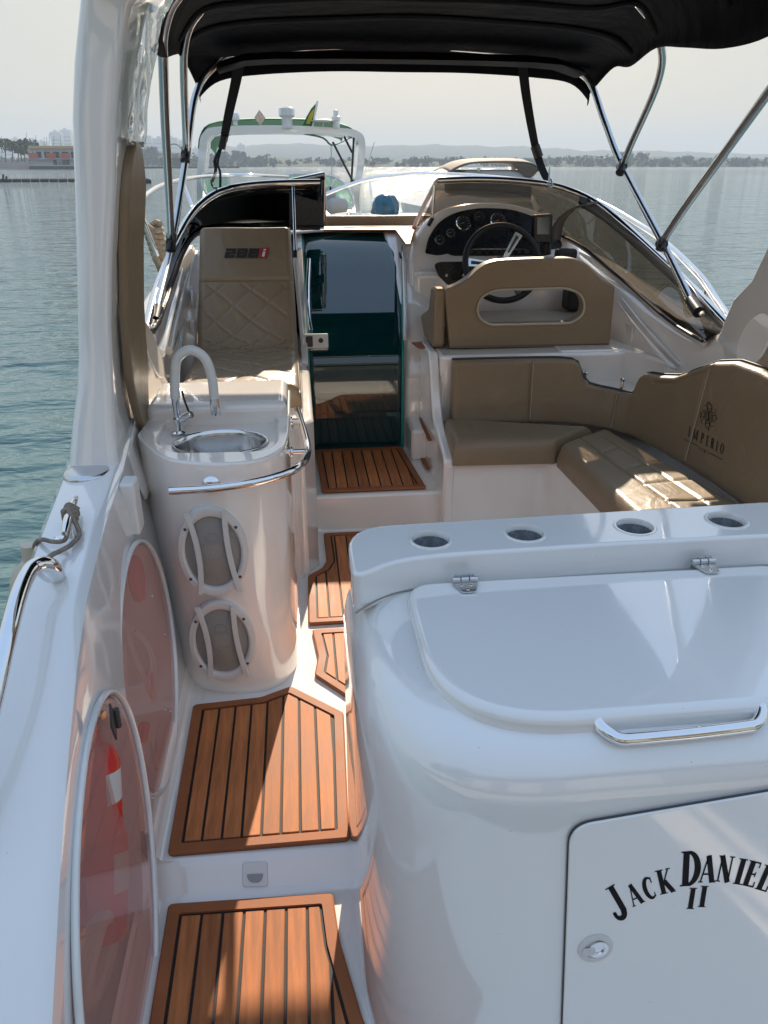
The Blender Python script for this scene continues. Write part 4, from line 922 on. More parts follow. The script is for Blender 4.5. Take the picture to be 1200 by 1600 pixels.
# ---------------------------------------------------------------- bimini canopy
bim = empty('bimini_top', (CX, 3.4, 1.9), 'dark navy fabric bimini canopy on bent steel bows over the cockpit', 'canopy')
ygr = [(4.40, 1.975, 1.948, 1.858, 1.828), (4.33, 2.01, 1.98, 1.91, 1.86), (4.15, 2.04, 2.015, 1.965, 1.93), (3.9, 2.09, 2.05, 1.97, 1.915), (3.55, 2.10, 2.07, 1.95, 1.895), (3.1, 2.12, 2.08, 1.93, 1.845), (2.75, 2.13, 2.08, 1.92, 1.80), (2.45, 2.14, 2.10, 1.93, 1.79), (2.2, 2.14, 2.10, 1.96, 1.85)]
grid = []
for y, zc, z1, z2, z3 in ygr:
    row = []
    for w, z in ((-1.04, z3), (-1.035, z2), (-.93, z1-.02), (-.72, z1+.01), (-.36, zc-.005), (0, zc), (.36, zc-.005), (.72, z1+.01), (.93, z1-.02), (1.035, z2), (1.04, z3)):
        if w > .9 and y < 3.7: z += .045
        row.append((CX+w*lerp_tab([(2.2, .88), (3.1, .90), (3.6, .94), (4.1, .985), (4.4, .955)] if w < 0 else [(2.2, .78), (3.0, .83), (3.5, .92), (4.1, .985), (4.4, .955)], y)[0], y, z+.004*math.sin(9*w+7*y)))
    grid.append(row)
patch('canopy_fabric', grid, 4, 5, M['canvas'], bim, thick=-.004, sharp=80)
# front hem pocket
hem = [Vector(p)+Vector((0, -.006, -.012)) for p in grid[0]]
secs = []
for p in cr(hem, 5): secs.append([p+Vector((0, 0, .015)), p+Vector((0, -.012, -.005)), p+Vector((0, -.008, -.035)), p+Vector((0, .006, -.035)), p+Vector((0, .008, 0))])
loft('front_hem', secs, M['canvas'], bim, sharp=60)
# seams and bow pockets stitched under the canopy
for yy_ in (3.9, 3.55, 2.75):
    row = [r_ for r_, g_ in zip(grid, ygr) if abs(g_[0]-yy_) < .01][0]; c_ = cr([Vector(p) for p in row[1:-1]], 5)
    loft('bow_pocket', [[p+Vector((0, -.035, -.003)), p+Vector((0, -.02, -.012)), p+Vector((0, .02, -.012)), p+Vector((0, .035, -.003))] for p in c_], M['canvas'], bim, closed=False, cap=False, solid=.002, sharp=60)
# overlapping second layer giving the fold line behind the hem
secs = []
for i, w in enumerate([(k/14*2-1)*.9 for k in range(15)]):
    z = 1.985-.02*w*w-(.06*max(0, abs(w)-.75)/.25); x = CX+w*.98
    secs.append([(x, 4.24, z+.012), (x, 4.16-.05*abs(w), z-.03), (x, 4.28, z-.036)])
loft('pocket_flap', secs, M['canvas'], bim, closed=False, cap=False, solid=.003, sharp=80)
RB = .0165
def bow(pts, nm='bow', r=RB, n=8): return tube(nm, pts, r, M['alu'], bim, n=n, seg=16)
sb1 = [P(1085, 482, x=1.675), P(1035, 379, y=3.55), P(972, 260, y=4.05), P(944, 188, y=4.20), P(921, 128, y=4.31), Vector((1.40, 4.34, 1.95)), Vector((1.22, 4.33, 2.0)), Vector((.55, 4.32, 2.04))]
pt1 = [P(243, 492, x=-.575), P(268, 385, y=3.78), P(291, 245, y=4.1), P(305, 150, y=4.27), Vector((-.36, 4.32, 1.93)), Vector((-.2, 4.33, 2.0)), Vector((.55, 4.32, 2.04))]
bow(sb1); bow(pt1)
sb2 = [P(972, 262, y=4.05), P(985, 228, y=3.97), P(1020, 150, y=3.78), P(1033, 108, y=3.68), P(1034, 80, y=3.62), P(1025, 45, y=3.58), P(1005, 15, y=3.56), P(985, 0, y=3.55), Vector((1.25, 3.55, 2.10)), Vector((.9, 3.55, 2.12)), Vector((.55, 3.55, 2.13))]
pt2 = [P(291, 244, y=4.13), P(290, 200, y=3.98), P(287, 120, y=3.75), P(288, 75, y=3.66), P(296, 42, y=3.6), P(312, 18, y=3.56), P(330, 0, y=3.55), Vector((-.05, 3.55, 2.10)), Vector((.3, 3.55, 2.12)), Vector((.55, 3.55, 2.13))]
bow(sb2); bow(pt2)
sb3 = [P(1035, 378, y=3.52), P(1070, 325, y=3.3), P(1130, 242, y=2.95), P(1200, 145, y=2.6), P(1240, 90, y=2.45), P(1255, 40, y=2.4), P(1240, -5, y=2.38), P(1180, -50, y=2.38), Vector((1.1, 2.38, 2.15)), Vector((.55, 2.38, 2.17))]
pt3 = [P(268, 378, y=3.78), P(264, 300, y=3.5), P(258, 190, y=3.15), P(255, 100, y=2.9), P(254, 60, y=2.83), P(262, 22, y=2.79), P(276, -4, y=2.77), P(310, -40, y=2.75), Vector((.0, 2.75, 2.15)), Vector((.55, 2.75, 2.16))]
bow(sb3); bow(pt3)
for pts in ((P(1037, 373, y=3.52), P(1032, 390, y=3.5)), (P(975, 252, y=4.06), P(969, 270, y=4.01)), (P(291, 232, y=4.12), P(289, 252, y=4.07)), (P(268, 366, y=3.78), P(266, 392, y=3.74))):
    a, b = pts; tube('clamp', [a, b], .023, M['blk'], bim, smooth_path=False); tube('clamp', [a.lerp(b, .5)+Vector((-.0, -.02, 0)), a.lerp(b, .5)+Vector((0, .03, 0))], .020, M['blk'], bim, smooth_path=False)
for a, b in ((P(1079, 470, x=1.672), P(1092, 488, x=1.66)), (P(246, 482, x=-.575), P(242, 502, x=-.575))):
    tube('foot_socket', [a, b], .025, M['blk'], bim, smooth_path=False); lathe('foot_bolt', [(.011, 0), (.011, .008), (0, .009)], b+Vector((0, -.02, 0)), (0, -1, 0), M['alu'], bim, seg=8)
tube('foot_tail', [P(238, 505, x=-.575), P(232, 535, x=-.575)], .02, M['blk'], bim)
def ribbon(name, pts, w, parent, m=M['strap']):
    c = cr(pts, 6); secs = []
    for i, p in enumerate(c):
        ww = w(i/(len(c)-1)) if callable(w) else w; secs.append([p+Vector((-ww, 0, 0)), p+Vector((ww, 0, 0)), p+Vector((ww, .003, 0)), p+Vector((-ww, .003, 0))])
    return loft(name, secs, m, parent, sharp=30)
ribbon('strap', [P(375, 92, y=4.36), P(368, 130, y=4.37), P(357, 180, y=4.38), P(349, 222, y=4.4)], lambda t: .028-.008*t, bim)
tube('strap_buckle', [P(350, 212, y=4.39), P(346, 232, y=4.4)], .020, M['blk'], bim, smooth_path=False, seg=8)
ribbon('strap_tail', [P(346, 230, y=4.4), P(340, 255, y=4.36), P(344, 270, y=4.3), P(344, 300, y=4.2)], .006, bim)
ribbon('strap_tail', [P(344, 232, y=4.4), P(336, 250, y=4.38), P(337, 266, y=4.35), P(333, 285, y=4.2)], .008, bim)
tube('strap_hook', [P(335, 276, y=4.25), P(330, 284, y=4.2), P(333, 292, y=4.18), P(338, 294, y=4.15)], .005, M['pipe'], bim)
ribbon('strap', [P(816, 92, y=4.36), P(821, 140, y=4.37), P(829, 190, y=4.38), P(837, 232, y=4.4)], lambda t: .026-.005*t, bim)
ribbon('strap', [P(837, 228, y=4.4), P(842, 250, y=4.37), P(852, 275, y=4.3), P(858, 284, y=4.27)], .022, bim)
tube('strap_buckle', [P(836, 228, y=4.39), P(842, 246, y=4.38)], .026, M['blk'], bim, smooth_path=False, seg=8)
tube('strap_hook', [P(859, 262, y=4.32), P(858, 280, y=4.25), P(857, 291, y=4.22), P(863, 291, y=4.22), P(861, 280, y=4.24)], .005, M['alu'], bim)
# ---------------------------------------------------------------- lettering built from flat strokes
def band(pts, w):
    pts = [Vector(p) for p in pts]; L = []; Rr = []
    for i, p in enumerate(pts):
        t = (pts[min(i+1, len(pts)-1)]-pts[max(i-1, 0)]).normalized(); n = Vector((-t.y, t.x)); q = w(i/(len(pts)-1)) if callable(w) else w
        L.append(p+n*q/2); Rr.append(p-n*q/2)
    return [[L[i], L[i+1], Rr[i+1], Rr[i]] for i in range(len(pts)-1)]
def arc(cx, cy, rx, ry, a0, a1, n=12): return [(cx+rx*math.cos(R(a0+(a1-a0)*k/n)), cy+ry*math.sin(R(a0+(a1-a0)*k/n))) for k in range(n+1)]
def rec(x0, y0, x1, y1): return [[(x0, y0), (x1, y0), (x1, y1), (x0, y1)]]
def stem(x, w, y0=0, y1=1, s=.07): return rec(x-w/2, y0, x+w/2, y1)+rec(x-w/2-s, y0, x+w/2+s, y0+.04)+rec(x-w/2-s, y1-.04, x+w/2+s, y1)
def glyph(ch, K=.17, k=.055):
    if ch == 'I': return stem(.16, K), .32
    if ch == 'J': return rec(.30, .12, .30+K, 1)+rec(.20, .96, .57, 1)+band(arc(.22, .14, .165, .18, 0, -185), lambda t: K*(1-.45*t))+[[(x, y) for x, y in arc(.06, .17, .07, .07, 0, 330, 11)]], .6
    if ch == 'A': return band([(.06, 0), (.30, 1)], k)+band([(.30, 1.0), (.54, 0)], K)+rec(.14, .28, .44, .28+k)+rec(-.02, 0, .16, .04)+rec(.42, 0, .68, .04), .62
    if ch == 'C': return band(arc(.32, .5, .24, .46, 55, 305, 20), lambda t: k+(K-k)*math.sin(math.pi*t)**1.2)+rec(.44, .70, .50, .96)+rec(.44, .06, .49, .26), .54
    if ch == 'K': return stem(.15, K)+band([(.22, .42), (.55, .98)], k)+band([(.28, .52), (.58, .02)], K)+rec(.44, .96, .66, 1)+rec(.46, 0, .70, .04), .68
    if ch == 'D': return stem(.15, K)+band(arc(.20, .5, .34, .47, 90, -90, 20), lambda t: k+(K-k)*math.sin(math.pi*t)), .64
    if ch == 'N': return rec(.09, 0, .09+k, 1)+rec(.50, 0, .50+k, 1)+band([(.11, 1.0), (.52, .0)], K)+rec(0, 0, .22, .04)+rec(.42, .96, .64, 1)+rec(-.02, .96, .14, 1), .64
    if ch == 'E': return stem(.13, K)+rec(.13, 0, .48, .06)+rec(.13, .94, .46, 1)+rec(.13, .47, .38, .53)+rec(.43, 0, .48, .22)+rec(.41, .78, .46, 1)+rec(.35, .40, .39, .60), .52
    if ch == 'L': return stem(.13, K)+rec(.13, 0, .46, .06)+rec(.41, 0, .46, .25), .5
    if ch == 'S': return band(arc(.26, .73, .17, .23, 30, 230, 10)+arc(.26, .27, .19, .23, 50, -150, 10), lambda t: k+(K-k)*math.sin(math.pi*t))+rec(.40, .70, .45, .95)+rec(.05, .05, .10, .3), .5
    if ch == "'": return [[(.04, 1), (.18, 1), (.12, .68), (.08, .68)]], .2
    if ch == 'M': return rec(.08, 0, .08+k, 1)+rec(.66, 0, .66+K, 1)+band([(.13, 1), (.40, .05)], K)+band([(.40, .05), (.70, 1)], k)+rec(0, 0, .2, .04)+rec(.58, 0, .90, .04)+rec(0, .96, .2, 1)+rec(.64, .96, .9, 1), .92
    if ch == 'P': return stem(.15, K)+band(arc(.2, .73, .26, .245, 90, -90, 12), lambda t: k+(K-k)*math.sin(math.pi*t)), .52
    if ch == 'R': return stem(.15, K)+band(arc(.2, .74, .25, .235, 90, -90, 12), lambda t: k+(K-k)*math.sin(math.pi*t))+band([(.28, .48), (.56, .0)], K), .62
    if ch == 'O': return band(arc(.32, .5, .25, .46, 0, 360, 24), lambda t: k+(K-k)*abs(math.cos(2*math.pi*t))), .64
    if ch == 'Y': return rec(.28-K/2, 0, .28+K/2, .48)+band([(.02, 1), (.28, .44)], K)+band([(.54, 1), (.28, .44)], k), .56
    if ch == 'H': return stem(.13, K)+stem(.52, K)+rec(.13, .47, .52, .53), .66
    if ch == 'T': return rec(.28-K/2, 0, .28+K/2, 1)+rec(.02, .93, .54, 1), .56
    return [], .3
def place(polys, c, h, rot, sx=1, shear=0, w0=0):
    """glyph polygons -> picture-plane points; c = centre"""
    out = []
    ca, sa = math.cos(R(rot)), math.sin(R(rot))
    for pl in polys:
        q = []
        for p in pl:
            x = (p[0]-w0/2)*h*sx+(p[1]-.5)*h*shear; y = (p[1]-.5)*h
            q.append((c[0]+x*ca-y*sa, c[1]-(x*sa+y*ca)))
        out.append(q)
    return out
def surf_text(name, polys, hit, m, parent, off=.0006):
    V = []; Fc = []
    for pl in polys:
        b = len(V); pts = [hit(*p) for p in pl]
        if any(p is None for p in pts): continue
        V += pts; Fc.append(tuple(range(b, b+len(pts))))
    return mk(name, V, Fc, m, parent, smooth=False)
polys = []
for ch, c, h, rot in (('J', (962, 1409), 50, 30), ('A', (991, 1398), 34, 24), ('C', (1014, 1388), 35, 19), ('K', (1040, 1377), 38, 13), ('D', (1080, 1357), 54, 4), ('A', (1106, 1358), 42, 0), ('N', (1133, 1358), 41, -5), ('I', (1157, 1362), 41, -9), ('E', (1176, 1366), 41, -13), ('L', (1198, 1373), 41, -17), ("'", (1214, 1374), 41, -20), ('S', (1228, 1384), 41, -22)):
    g, w = glyph(ch, .21, .06); polys += place(g, c, h, rot, .88 if ch in 'JD' else .92, 0 if rot > 6 else .12, w)
for c in ((1081, 1404), (1099, 1401)): g, w = glyph('I', .24); polys += place(g, c, 33, -1, .95, .14, w)
surf_text('lettering', polys, lambda u, v: AF(u, v, .0066), M['ink'], B)
def caster(o, off):
    bpy.context.view_layer.update(); mw = o.matrix_world; mi = mw.inverted()
    def f(u, v):
        d = ray(u, v).normalized(); ok, loc, n, i = o.ray_cast(mi @ Vector((0, 0, H)), (mi.to_3x3() @ d).normalized())
        if not ok: return None
        w = mw @ loc; return w-d*off
    return f
hit = caster(back.children[0], .0035); polys = []
for ch, c in zip('IMPERIO', ((1077, 674), (1087, 679), (1097, 684.5), (1105.5, 689), (1113, 693), (1120, 697), (1128, 701))):
    g, w = glyph(ch, .15, .07); polys += place(g, c, 15.5, -26, .60, -.32, w)
for i, ch in enumerate('YACHTS'):
    g, w = glyph(ch, .2, .12); polys += place(g, (1092+3.0*i, 700+1.6*i), 4.6, -27, .55, -.3, w)
for a, b in (((1069, 686), (1090, 697)), ((1109, 708), (1129, 718.5))): polys += band([(a[0]+(b[0]-a[0])*k/8, a[1]+(b[1]-a[1])*k/8) for k in range(9)], 1.0)
cx_, cy_ = 1107, 650
g, w = glyph('I', .16, .08); polys += place(g, (cx_, cy_), 15, -6, .8, -.1, w)
for k in range(8):
    a = R(k*45+10); ox, oy = cx_+9.5*math.cos(a), cy_+15*math.sin(a)
    polys += band(arc(ox, oy, 3.6, 4.2, k*45, k*45+290, 9), 1.0); polys += band(arc(cx_+5.5*math.cos(a), cy_+9*math.sin(a), 2.2, 3, k*45+90, k*45+340, 7), .8)
for q in (((cx_, cy_-22), (cx_-3, cy_-17)), ((cx_, cy_-22), (cx_+3, cy_-17)), ((cx_, cy_+23), (cx_, cy_+16)), ((cx_-11, cy_-4), (cx_-13, cy_+3)), ((cx_+11, cy_-2), (cx_+13, cy_+5))): polys += band([q[0], q[1]], 1.4)
surf_text('embroidered_crest', polys, hit, M['emb'], back)
hit = caster(lounge.children[0], .004); polys = []
def slab(x, y, w, h): return [[(x+y*.0, y), (x+w, y), (x+w, y+h), (x, y+h)]]
def digit(x, segs):
    out = []
    D_ = {'t': (0, 0, 16, 4.2), 'm': (0, 5.4, 16, 3.6), 'b': (0, 10.4, 16, 4.4), 'tl': (0, 0, 6, 8), 'tr': (10, 0, 6, 8), 'bl': (0, 7, 6, 7.8), 'br': (10, 7, 6, 7.8)}
    for s in segs: a = D_[s]; out += [[(x+p[0]+(7-p[1])*.22, 388+p[1]) for p in ((a[0], a[1]), (a[0]+a[2], a[1]), (a[0]+a[2], a[1]+a[3]), (a[0], a[1]+a[3]))]]
    return out
polys = digit(352, ['t', 'm', 'b', 'tr', 'bl'])+digit(370, ['t', 'm', 'b', 'tl', 'tr', 'bl', 'br'])+digit(388, ['t', 'm', 'b', 'tl', 'tr', 'bl', 'br'])
surf_text('embroidered_number', polys, hit, M['emb'], lounge)
surf_text('embroidered_letter_field', [[(407, 387), (421, 387), (417, 403), (403, 403)]], hit, M['redemb'], lounge)
hit2 = caster(lounge.children[0], .006)
surf_text('embroidered_letter', [[(411, 393), (415, 393), (413, 401), (409, 401)], [(412, 389), (416, 389), (415.4, 391.4), (411.5, 391.4)]], hit2, M['print'], lounge)
# ---------------------------------------------------------------- loose things
# cord on the cleat
c0, d = cpos[0], cpos[1]-cpos[0]
pc = []
for k in range(15):
    t = k/14; a = k*1.9; q = c0+d*(.40+.20*t); pc.append(q+Vector((.017*math.cos(a), 0, .016*math.sin(a)+.004)))
pc += [P(124, 832, z=.745), P(112, 850, z=.735), P(96, 860, z=.73), P(80, 868, z=.74), P(62, 886, z=.72), P(48, 905, z=.66)]
o = tube('mooring_cord', pc, .0055, M['ropeB'], None, n=6, seg=10); tag(o, 'thin grey-brown cord wound round the chrome cleat on the gunwale', 'rope')
o = tube('mooring_cord', [c0+d*.5+Vector((.0, 0, -.0)), P(104, 838, z=.748), P(96, 846, z=.735), P(80, 846, z=.733), P(66, 843, z=.732), P(56, 848, z=.70), P(52, 860, z=.6)], .005, M['ropeB'], None, seg=10); tag(o, 'short end of cord leading from the cleat over the boat side to the fender', 'rope')
fp = P(49, 868, x=-.685)
fe = empty('fender', fp+Vector((0, 0, -.5)), 'pale cream cylinder fender hanging outside the port gunwale beside the cleat', 'fender')
lathe('body', [(0, -.50), (.05, -.48), (.075, -.42), (.075, -.12), (.055, -.045), (.022, -.01), (.020, .03), (0, .03)], fp+Vector((0, 0, .0)), (0, 0, 1), M['fender'], fe)
# thick knotted rope on the port stanchion
rk = empty('knotted_rope', P(240, 378, x=-.78), 'thick sand-coloured rope knotted round the port bow-rail stanchion', 'rope')
kc = P(240, 376, x=-.78)
pts = []
for k in range(34):
    t = k/33; a = k*1.25; rr = .05*(1-.25*t)
    pts.append(kc+Vector((rr*math.cos(a)*.9+.03*t, rr*math.sin(a)*.8, .085-.19*t+.018*math.sin(a*2))))
pts += [P(243, 402, x=-.76), P(249, 418, x=-.76), P(254, 432, x=-.77)]
tube('strand', pts, .0165, M['ropeA'], rk, n=5, seg=10)
# locker contents
def extinguisher(c, ax, L, r, lab, tone):
    e = empty('fire_extinguisher', c, lab, 'fire extinguisher'); a = Vector(ax).normalized()
    lathe('cylinder', [(0, -L/2), (r*.8, -L/2), (r, -L/2+.015), (r, L/2-.04), (r*.75, L/2-.012), (r*.35, L/2), (r*.3, L/2+.03), (0, L/2+.03)], c, a, tone, e)
    s, u, _ = frame(a); V = []; Fc = []
    for k in range(9):
        an = R(-50+12*k); dd = Vector((1, 0, 0))*math.cos(an)+a.cross(Vector((1, 0, 0)))*math.sin(an)
        for h in (-L*.1, L*.22): V.append(Vector(c)+a*h+dd*(r+.001))
    for k in range(8): Fc.append((2*k, 2*k+2, 2*k+3, 2*k+1))
    mk('label', V, Fc, M['print'], e)
    tube('valve', [Vector(c)+a*(L/2+.02), Vector(c)+a*(L/2+.05)+Vector((.01, 0, .01)), Vector(c)+a*(L/2+.03)+Vector((.03, 0, .03))], .009, mat('brass', (.45, .33, .14), .35, 1), e)
    return e
for u, v, lab, ax in ((140, 1235, 'upper red extinguisher behind the clear locker door', (0, .35, .9)), (152, 1372, 'lower red extinguisher with white label behind the clear locker door', (0, .55, .8))):
    p = P(u+8, v, x=-.462); extinguisher(p, ax, .24 if v > 1300 else .20, .052, lab, M['red'])
pc = []
p = P(150, 1500, x=-.455)
for k in range(26): a = k*.62; pc.append(p+Vector((.012*math.sin(k*.7), .075*math.cos(a), .07*math.sin(a))))
o = tube('hose', pc, .015, M['hose'], None, n=4, seg=12); tag(o, 'coiled cream hose at the bottom of the aft locker', 'hose')
for u, v, s_ in ((205, 905, .05), (222, 1175, .07)):
    p = P(u, v, x=-.505)
    prism('folded_red_cloth' , [p+Vector((0, s_*math.cos(R(a)), s_*1.3*math.sin(R(a))-.01*math.sin(R(3*a)))) for a in range(0, 360, 20)], (.03, 0, 0), M['redcloth'], None, bevel=.01)
    o = bpy.context.scene.objects[-1] if False else [x for x in sc.objects if x.name.startswith('folded_red_cloth')][-1]
    tag(o, 'small red cloth bundle high in the forward oval locker' if v < 1000 else 'larger red cloth bundle low in the forward oval locker', 'cloth bundle')
# ---------------------------------------------------------------- water, shore, sky-line
WZ = -.35
wm = bpy.data.materials.new('lake_water'); wm.use_nodes = True; nt = wm.node_tree; b = nt.nodes['Principled BSDF']
b.inputs['Base Color'].default_value = (.065, .125, .135, 1); b.inputs['Roughness'].default_value = .05; b.inputs['IOR'].default_value = 1.333; b.inputs['Specular IOR Level'].default_value = .5
geo = nt.nodes.new('ShaderNodeNewGeometry'); prev = None
for sc_, st, dist, rot in ((.42, .8, .26, 0.2), (1.5, 1, .17, -.4), (4.4, 1, .065, .5), (13, .8, .020, 0)):
    mp = nt.nodes.new('ShaderNodeMapping'); mp.inputs['Scale'].default_value = (.55, 1.0, 1); mp.inputs['Rotation'].default_value = (0, 0, rot); nt.links.new(geo.outputs['Position'], mp.inputs[0])
    t = nt.nodes.new('ShaderNodeTexNoise'); t.inputs['Scale'].default_value = sc_; t.inputs['Detail'].default_value = 2.5; t.inputs['Distortion'].default_value = .4; nt.links.new(mp.outputs[0], t.inputs['Vector'])
    bp = nt.nodes.new('ShaderNodeBump'); bp.inputs['Strength'].default_value = st; bp.inputs['Distance'].default_value = dist; nt.links.new(t.outputs[0], bp.inputs['Height'])
    if prev: nt.links.new(prev.outputs[0], bp.inputs['Normal'])
    prev = bp
nt.links.new(prev.outputs[0], b.inputs['Normal'])
ln = nt.nodes.new('ShaderNodeVectorMath'); ln.operation = 'LENGTH'; nt.links.new(geo.outputs['Position'], ln.inputs[0])
rg = nt.nodes.new('ShaderNodeMapRange'); rg.inputs[1].default_value = 30; rg.inputs[2].default_value = 500; rg.inputs[3].default_value = .035; rg.inputs[4].default_value = .085; nt.links.new(ln.outputs['Value'], rg.inputs[0]); nt.links.new(rg.outputs[0], b.inputs['Roughness'])
mk('water', [(-4400, -3900, WZ), (4400, -3900, WZ), (4400, 3900, WZ), (-4400, 3900, WZ)], [(0, 1, 2, 3)], wm, None, smooth=False)['kind'] = 'structure'
M['leafA'] = mat('tree_leaves', (.055, .085, .03), .9, noise=.4, nscale=.6, spec=.05)
M['leafB'] = mat('dark_tree_leaves', (.035, .05, .03), .9, noise=.4, nscale=.6, spec=.05)
M['trunk'] = mat('bark', (.12, .09, .06), .9)
M['hill'] = mat('wooded_hill', (.045, .06, .04), .95, spec=.05, noise=.5, nscale=.02, detail=8)
M['shore'] = mat('shore_ground', (.06, .065, .045), .9, spec=.05, noise=.3, nscale=.05)
M['conc'] = mat('pale_concrete', (.42, .40, .37), .8, noise=.1, nscale=.3)
M['bld'] = mat('pale_building', (.38, .37, .36), .7, noise=.1, nscale=.02)
M['orange'] = mat('ochre_roof', (.55, .33, .16), .7)
M['redp'] = mat('red_panel', (.45, .06, .03), .6)
M['darkp'] = mat('dark_opening', (.04, .04, .045), .6)
M['thatch'] = mat('dark_roof', (.09, .08, .075), .9)
def PW(u, v, y): return P(u, v, y=y)
# hills: two ridges as terrain sheets with depth
def ridge(name, prof, y0, depth, amp, m, label=None, n=220, base=258.5, seedv=1):
    rnd = random.Random(seedv); V = []; Fc = []; us = [prof[0][0]+(prof[-1][0]-prof[0][0])*i/n for i in range(n+1)]
    ph = [rnd.uniform(0, 6.28) for _ in range(6)]
    for j, f in enumerate((0, .12, .3, .5, .75, 1, 1.4)):
        for i, u in enumerate(us):
            v = lerp_tab(prof, u)[0]; top = P(u, v, y=y0).z; x = P(u, 250, y=y0).x
            hgt = [0, .35, .6, .8, .95, 1, .7][j]
            nz = amp*(math.sin(u*.11+ph[0]+j)+.6*math.sin(u*.31+ph[1]+2*j)+.5*rnd.uniform(-1, 1))*(hgt)
            V.append((x*(1+f*depth/y0), y0+(f-1)*depth, WZ-.3+(top-WZ)*hgt+nz))
    w = n+1
    for j in range(6):
        for i in range(n): Fc.append((j*w+i, j*w+i+1, (j+1)*w+i+1, (j+1)*w+i))
    return mk(name, V, Fc, m, None)
o = ridge('hills', [(-700, 244), (-200, 246), (150, 245), (215, 241), (330, 238), (345, 226), (390, 229), (440, 224), (560, 228), (650, 226), (700, 228), (760, 229), (850, 235), (950, 236), (1050, 240), (1200, 242), (1500, 243), (2000, 244)], 2900, 500, 2.2, M['hill'], seedv=3); o['kind'] = 'structure'
o = ridge('far_shore', [(-700, 256), (-100, 255), (240, 250), (330, 246), (420, 247), (520, 250), (640, 249), (760, 248), (860, 246), (960, 246), (1080, 247), (1200, 248), (1500, 250), (2000, 252)], 1150, 160, 1.3, M['leafB'], seedv=5); o['kind'] = 'structure'
def clump_mesh(name, centers, m, parent=None, per=26, size=1.0, leaf=.5, rnd=random, **kw):
    V = []; Fc = []
    for (cx, cy, cz, r) in centers:
        for k in range(per):
            while True:
                q = Vector((rnd.uniform(-1, 1), rnd.uniform(-1, 1), rnd.uniform(-1, 1)))
                if .25 < q.length < 1: break
            p = Vector((cx, cy, cz))+q*r; a = Vector((rnd.uniform(-1, 1), rnd.uniform(-1, 1), rnd.uniform(-.6, .6))).normalized(); c = a.cross(Vector((rnd.uniform(-1, 1), rnd.uniform(-1, 1), rnd.uniform(-1, 1)))).normalized(); s = leaf*rnd.uniform(.6, 1.3)
            b = len(V); V += [p-a*s, p+c*s*.7, p+a*s, p-c*s*.7]; Fc.append((b, b+1, b+2, b+3))
    me = bpy.data.meshes.new(name); base = Vector((centers[0][0], centers[0][1], min(c[2]-c[3] for c in centers)))
    me.from_pydata([Vector(v)-base for v in V], [], Fc); me.materials.append(m); o = bpy.data.objects.new(name, me); sc.collection.objects.link(o); WL[o.name] = base
    if parent is not None: o.parent = parent; o.location = base-WL[parent.name]
    else: o.location = base
    return o
rnd = random.Random(11); cs = []
for i in range(1100):
    u = rnd.uniform(-150, 1350); y = rnd.uniform(960, 1120); g0 = P(u, 255, y=y)
    dens = .45 if 430 < u < 640 else 1
    if rnd.random() > dens: continue
    r = rnd.uniform(2.5, 6.5)*(1.3 if 880 < u < 1010 or 220 < u < 420 else 1); cs.append((g0.x, y, rnd.uniform(0, 3)+r*.5, r))
o = clump_mesh('far_woodland', cs, M['leafB'], None, per=40, leaf=1.9, rnd=rnd); tag(o, 'dark band of trees along the far shore', 'woodland', kind='stuff')
# sky-line blocks behind the left shore
k_ = 0
BL = [(-60, -20, 224), (-15, 8, 221), (8, 24, 224), (24, 33, 216), (33, 50, 222), (50, 62, 219), (62, 76, 221), (84, 100, 206), (100, 116, 203), (120, 150, 215), (170, 205, 214), (208, 222, 213), (223, 240, 212), (242, 262, 216), (262, 280, 215), (281, 300, 219), (302, 312, 232), (318, 330, 213), (330, 345, 224), (372, 384, 226)]
TONE = ['pale high-rise on the hazy skyline']
where = ['far left edge of the skyline', 'left of the shore trees', 'right above the palm crowns', 'a slim block over the dark round tree', 'behind the masts left of the pavilion', 'low and wide above the ochre roof', 'just left of the twin towers', 'left half of the tall twin towers above the ochre roof', 'right half of the tall twin towers above the ochre roof', 'hidden mostly by the white arch leg', 'directly behind the tan arch pad', 'first block right of the arch leg', 'second block right of the arch leg', 'just left of the thick bimini tube', 'between the two port bimini tubes', 'behind the bimini clamp, over the round pavilion', 'low block beside the bimini clamp', 'tower seen beside the green canopy edge', 'lower tower inside the green canopy frame', 'small block low inside the green canopy frame']
for (u0, u1, v), wtxt in zip(BL, where):
    y = 2500+rnd.uniform(-150, 150); a = P(u0, 250, y=y); b2 = P(u1, 250, y=y); top = P(u0, v, y=y).z
    e = empty('apartment_block', ((a.x+b2.x)/2, y, 0), 'pale hazy apartment block, '+wtxt, 'building', 'apartment blocks on the skyline')
    wdt = b2.x-a.x
    box('wall', (a.x, y, -1), (b2.x-.1, y+30, top), M['bld'], e, bevel=0)
    box('roof_plant', (a.x+wdt*.3, y+6, top), (a.x+wdt*.6, y+20, top+5), M['conc'], e, bevel=0)
    V, Fc = [], []; nr = int((top-12)/9)
    for r_ in range(max(1, nr)):
        z = 8+r_*9
        b0 = len(V); V += [(a.x+2, y-.3, z), (b2.x-2, y-.3, z), (b2.x-2, y-.3, z+3), (a.x+2, y-.3, z+3)]; Fc.append((b0, b0+1, b0+2, b0+3))
    mk('window_rows', V, Fc, M['darkp'], e, smooth=False)
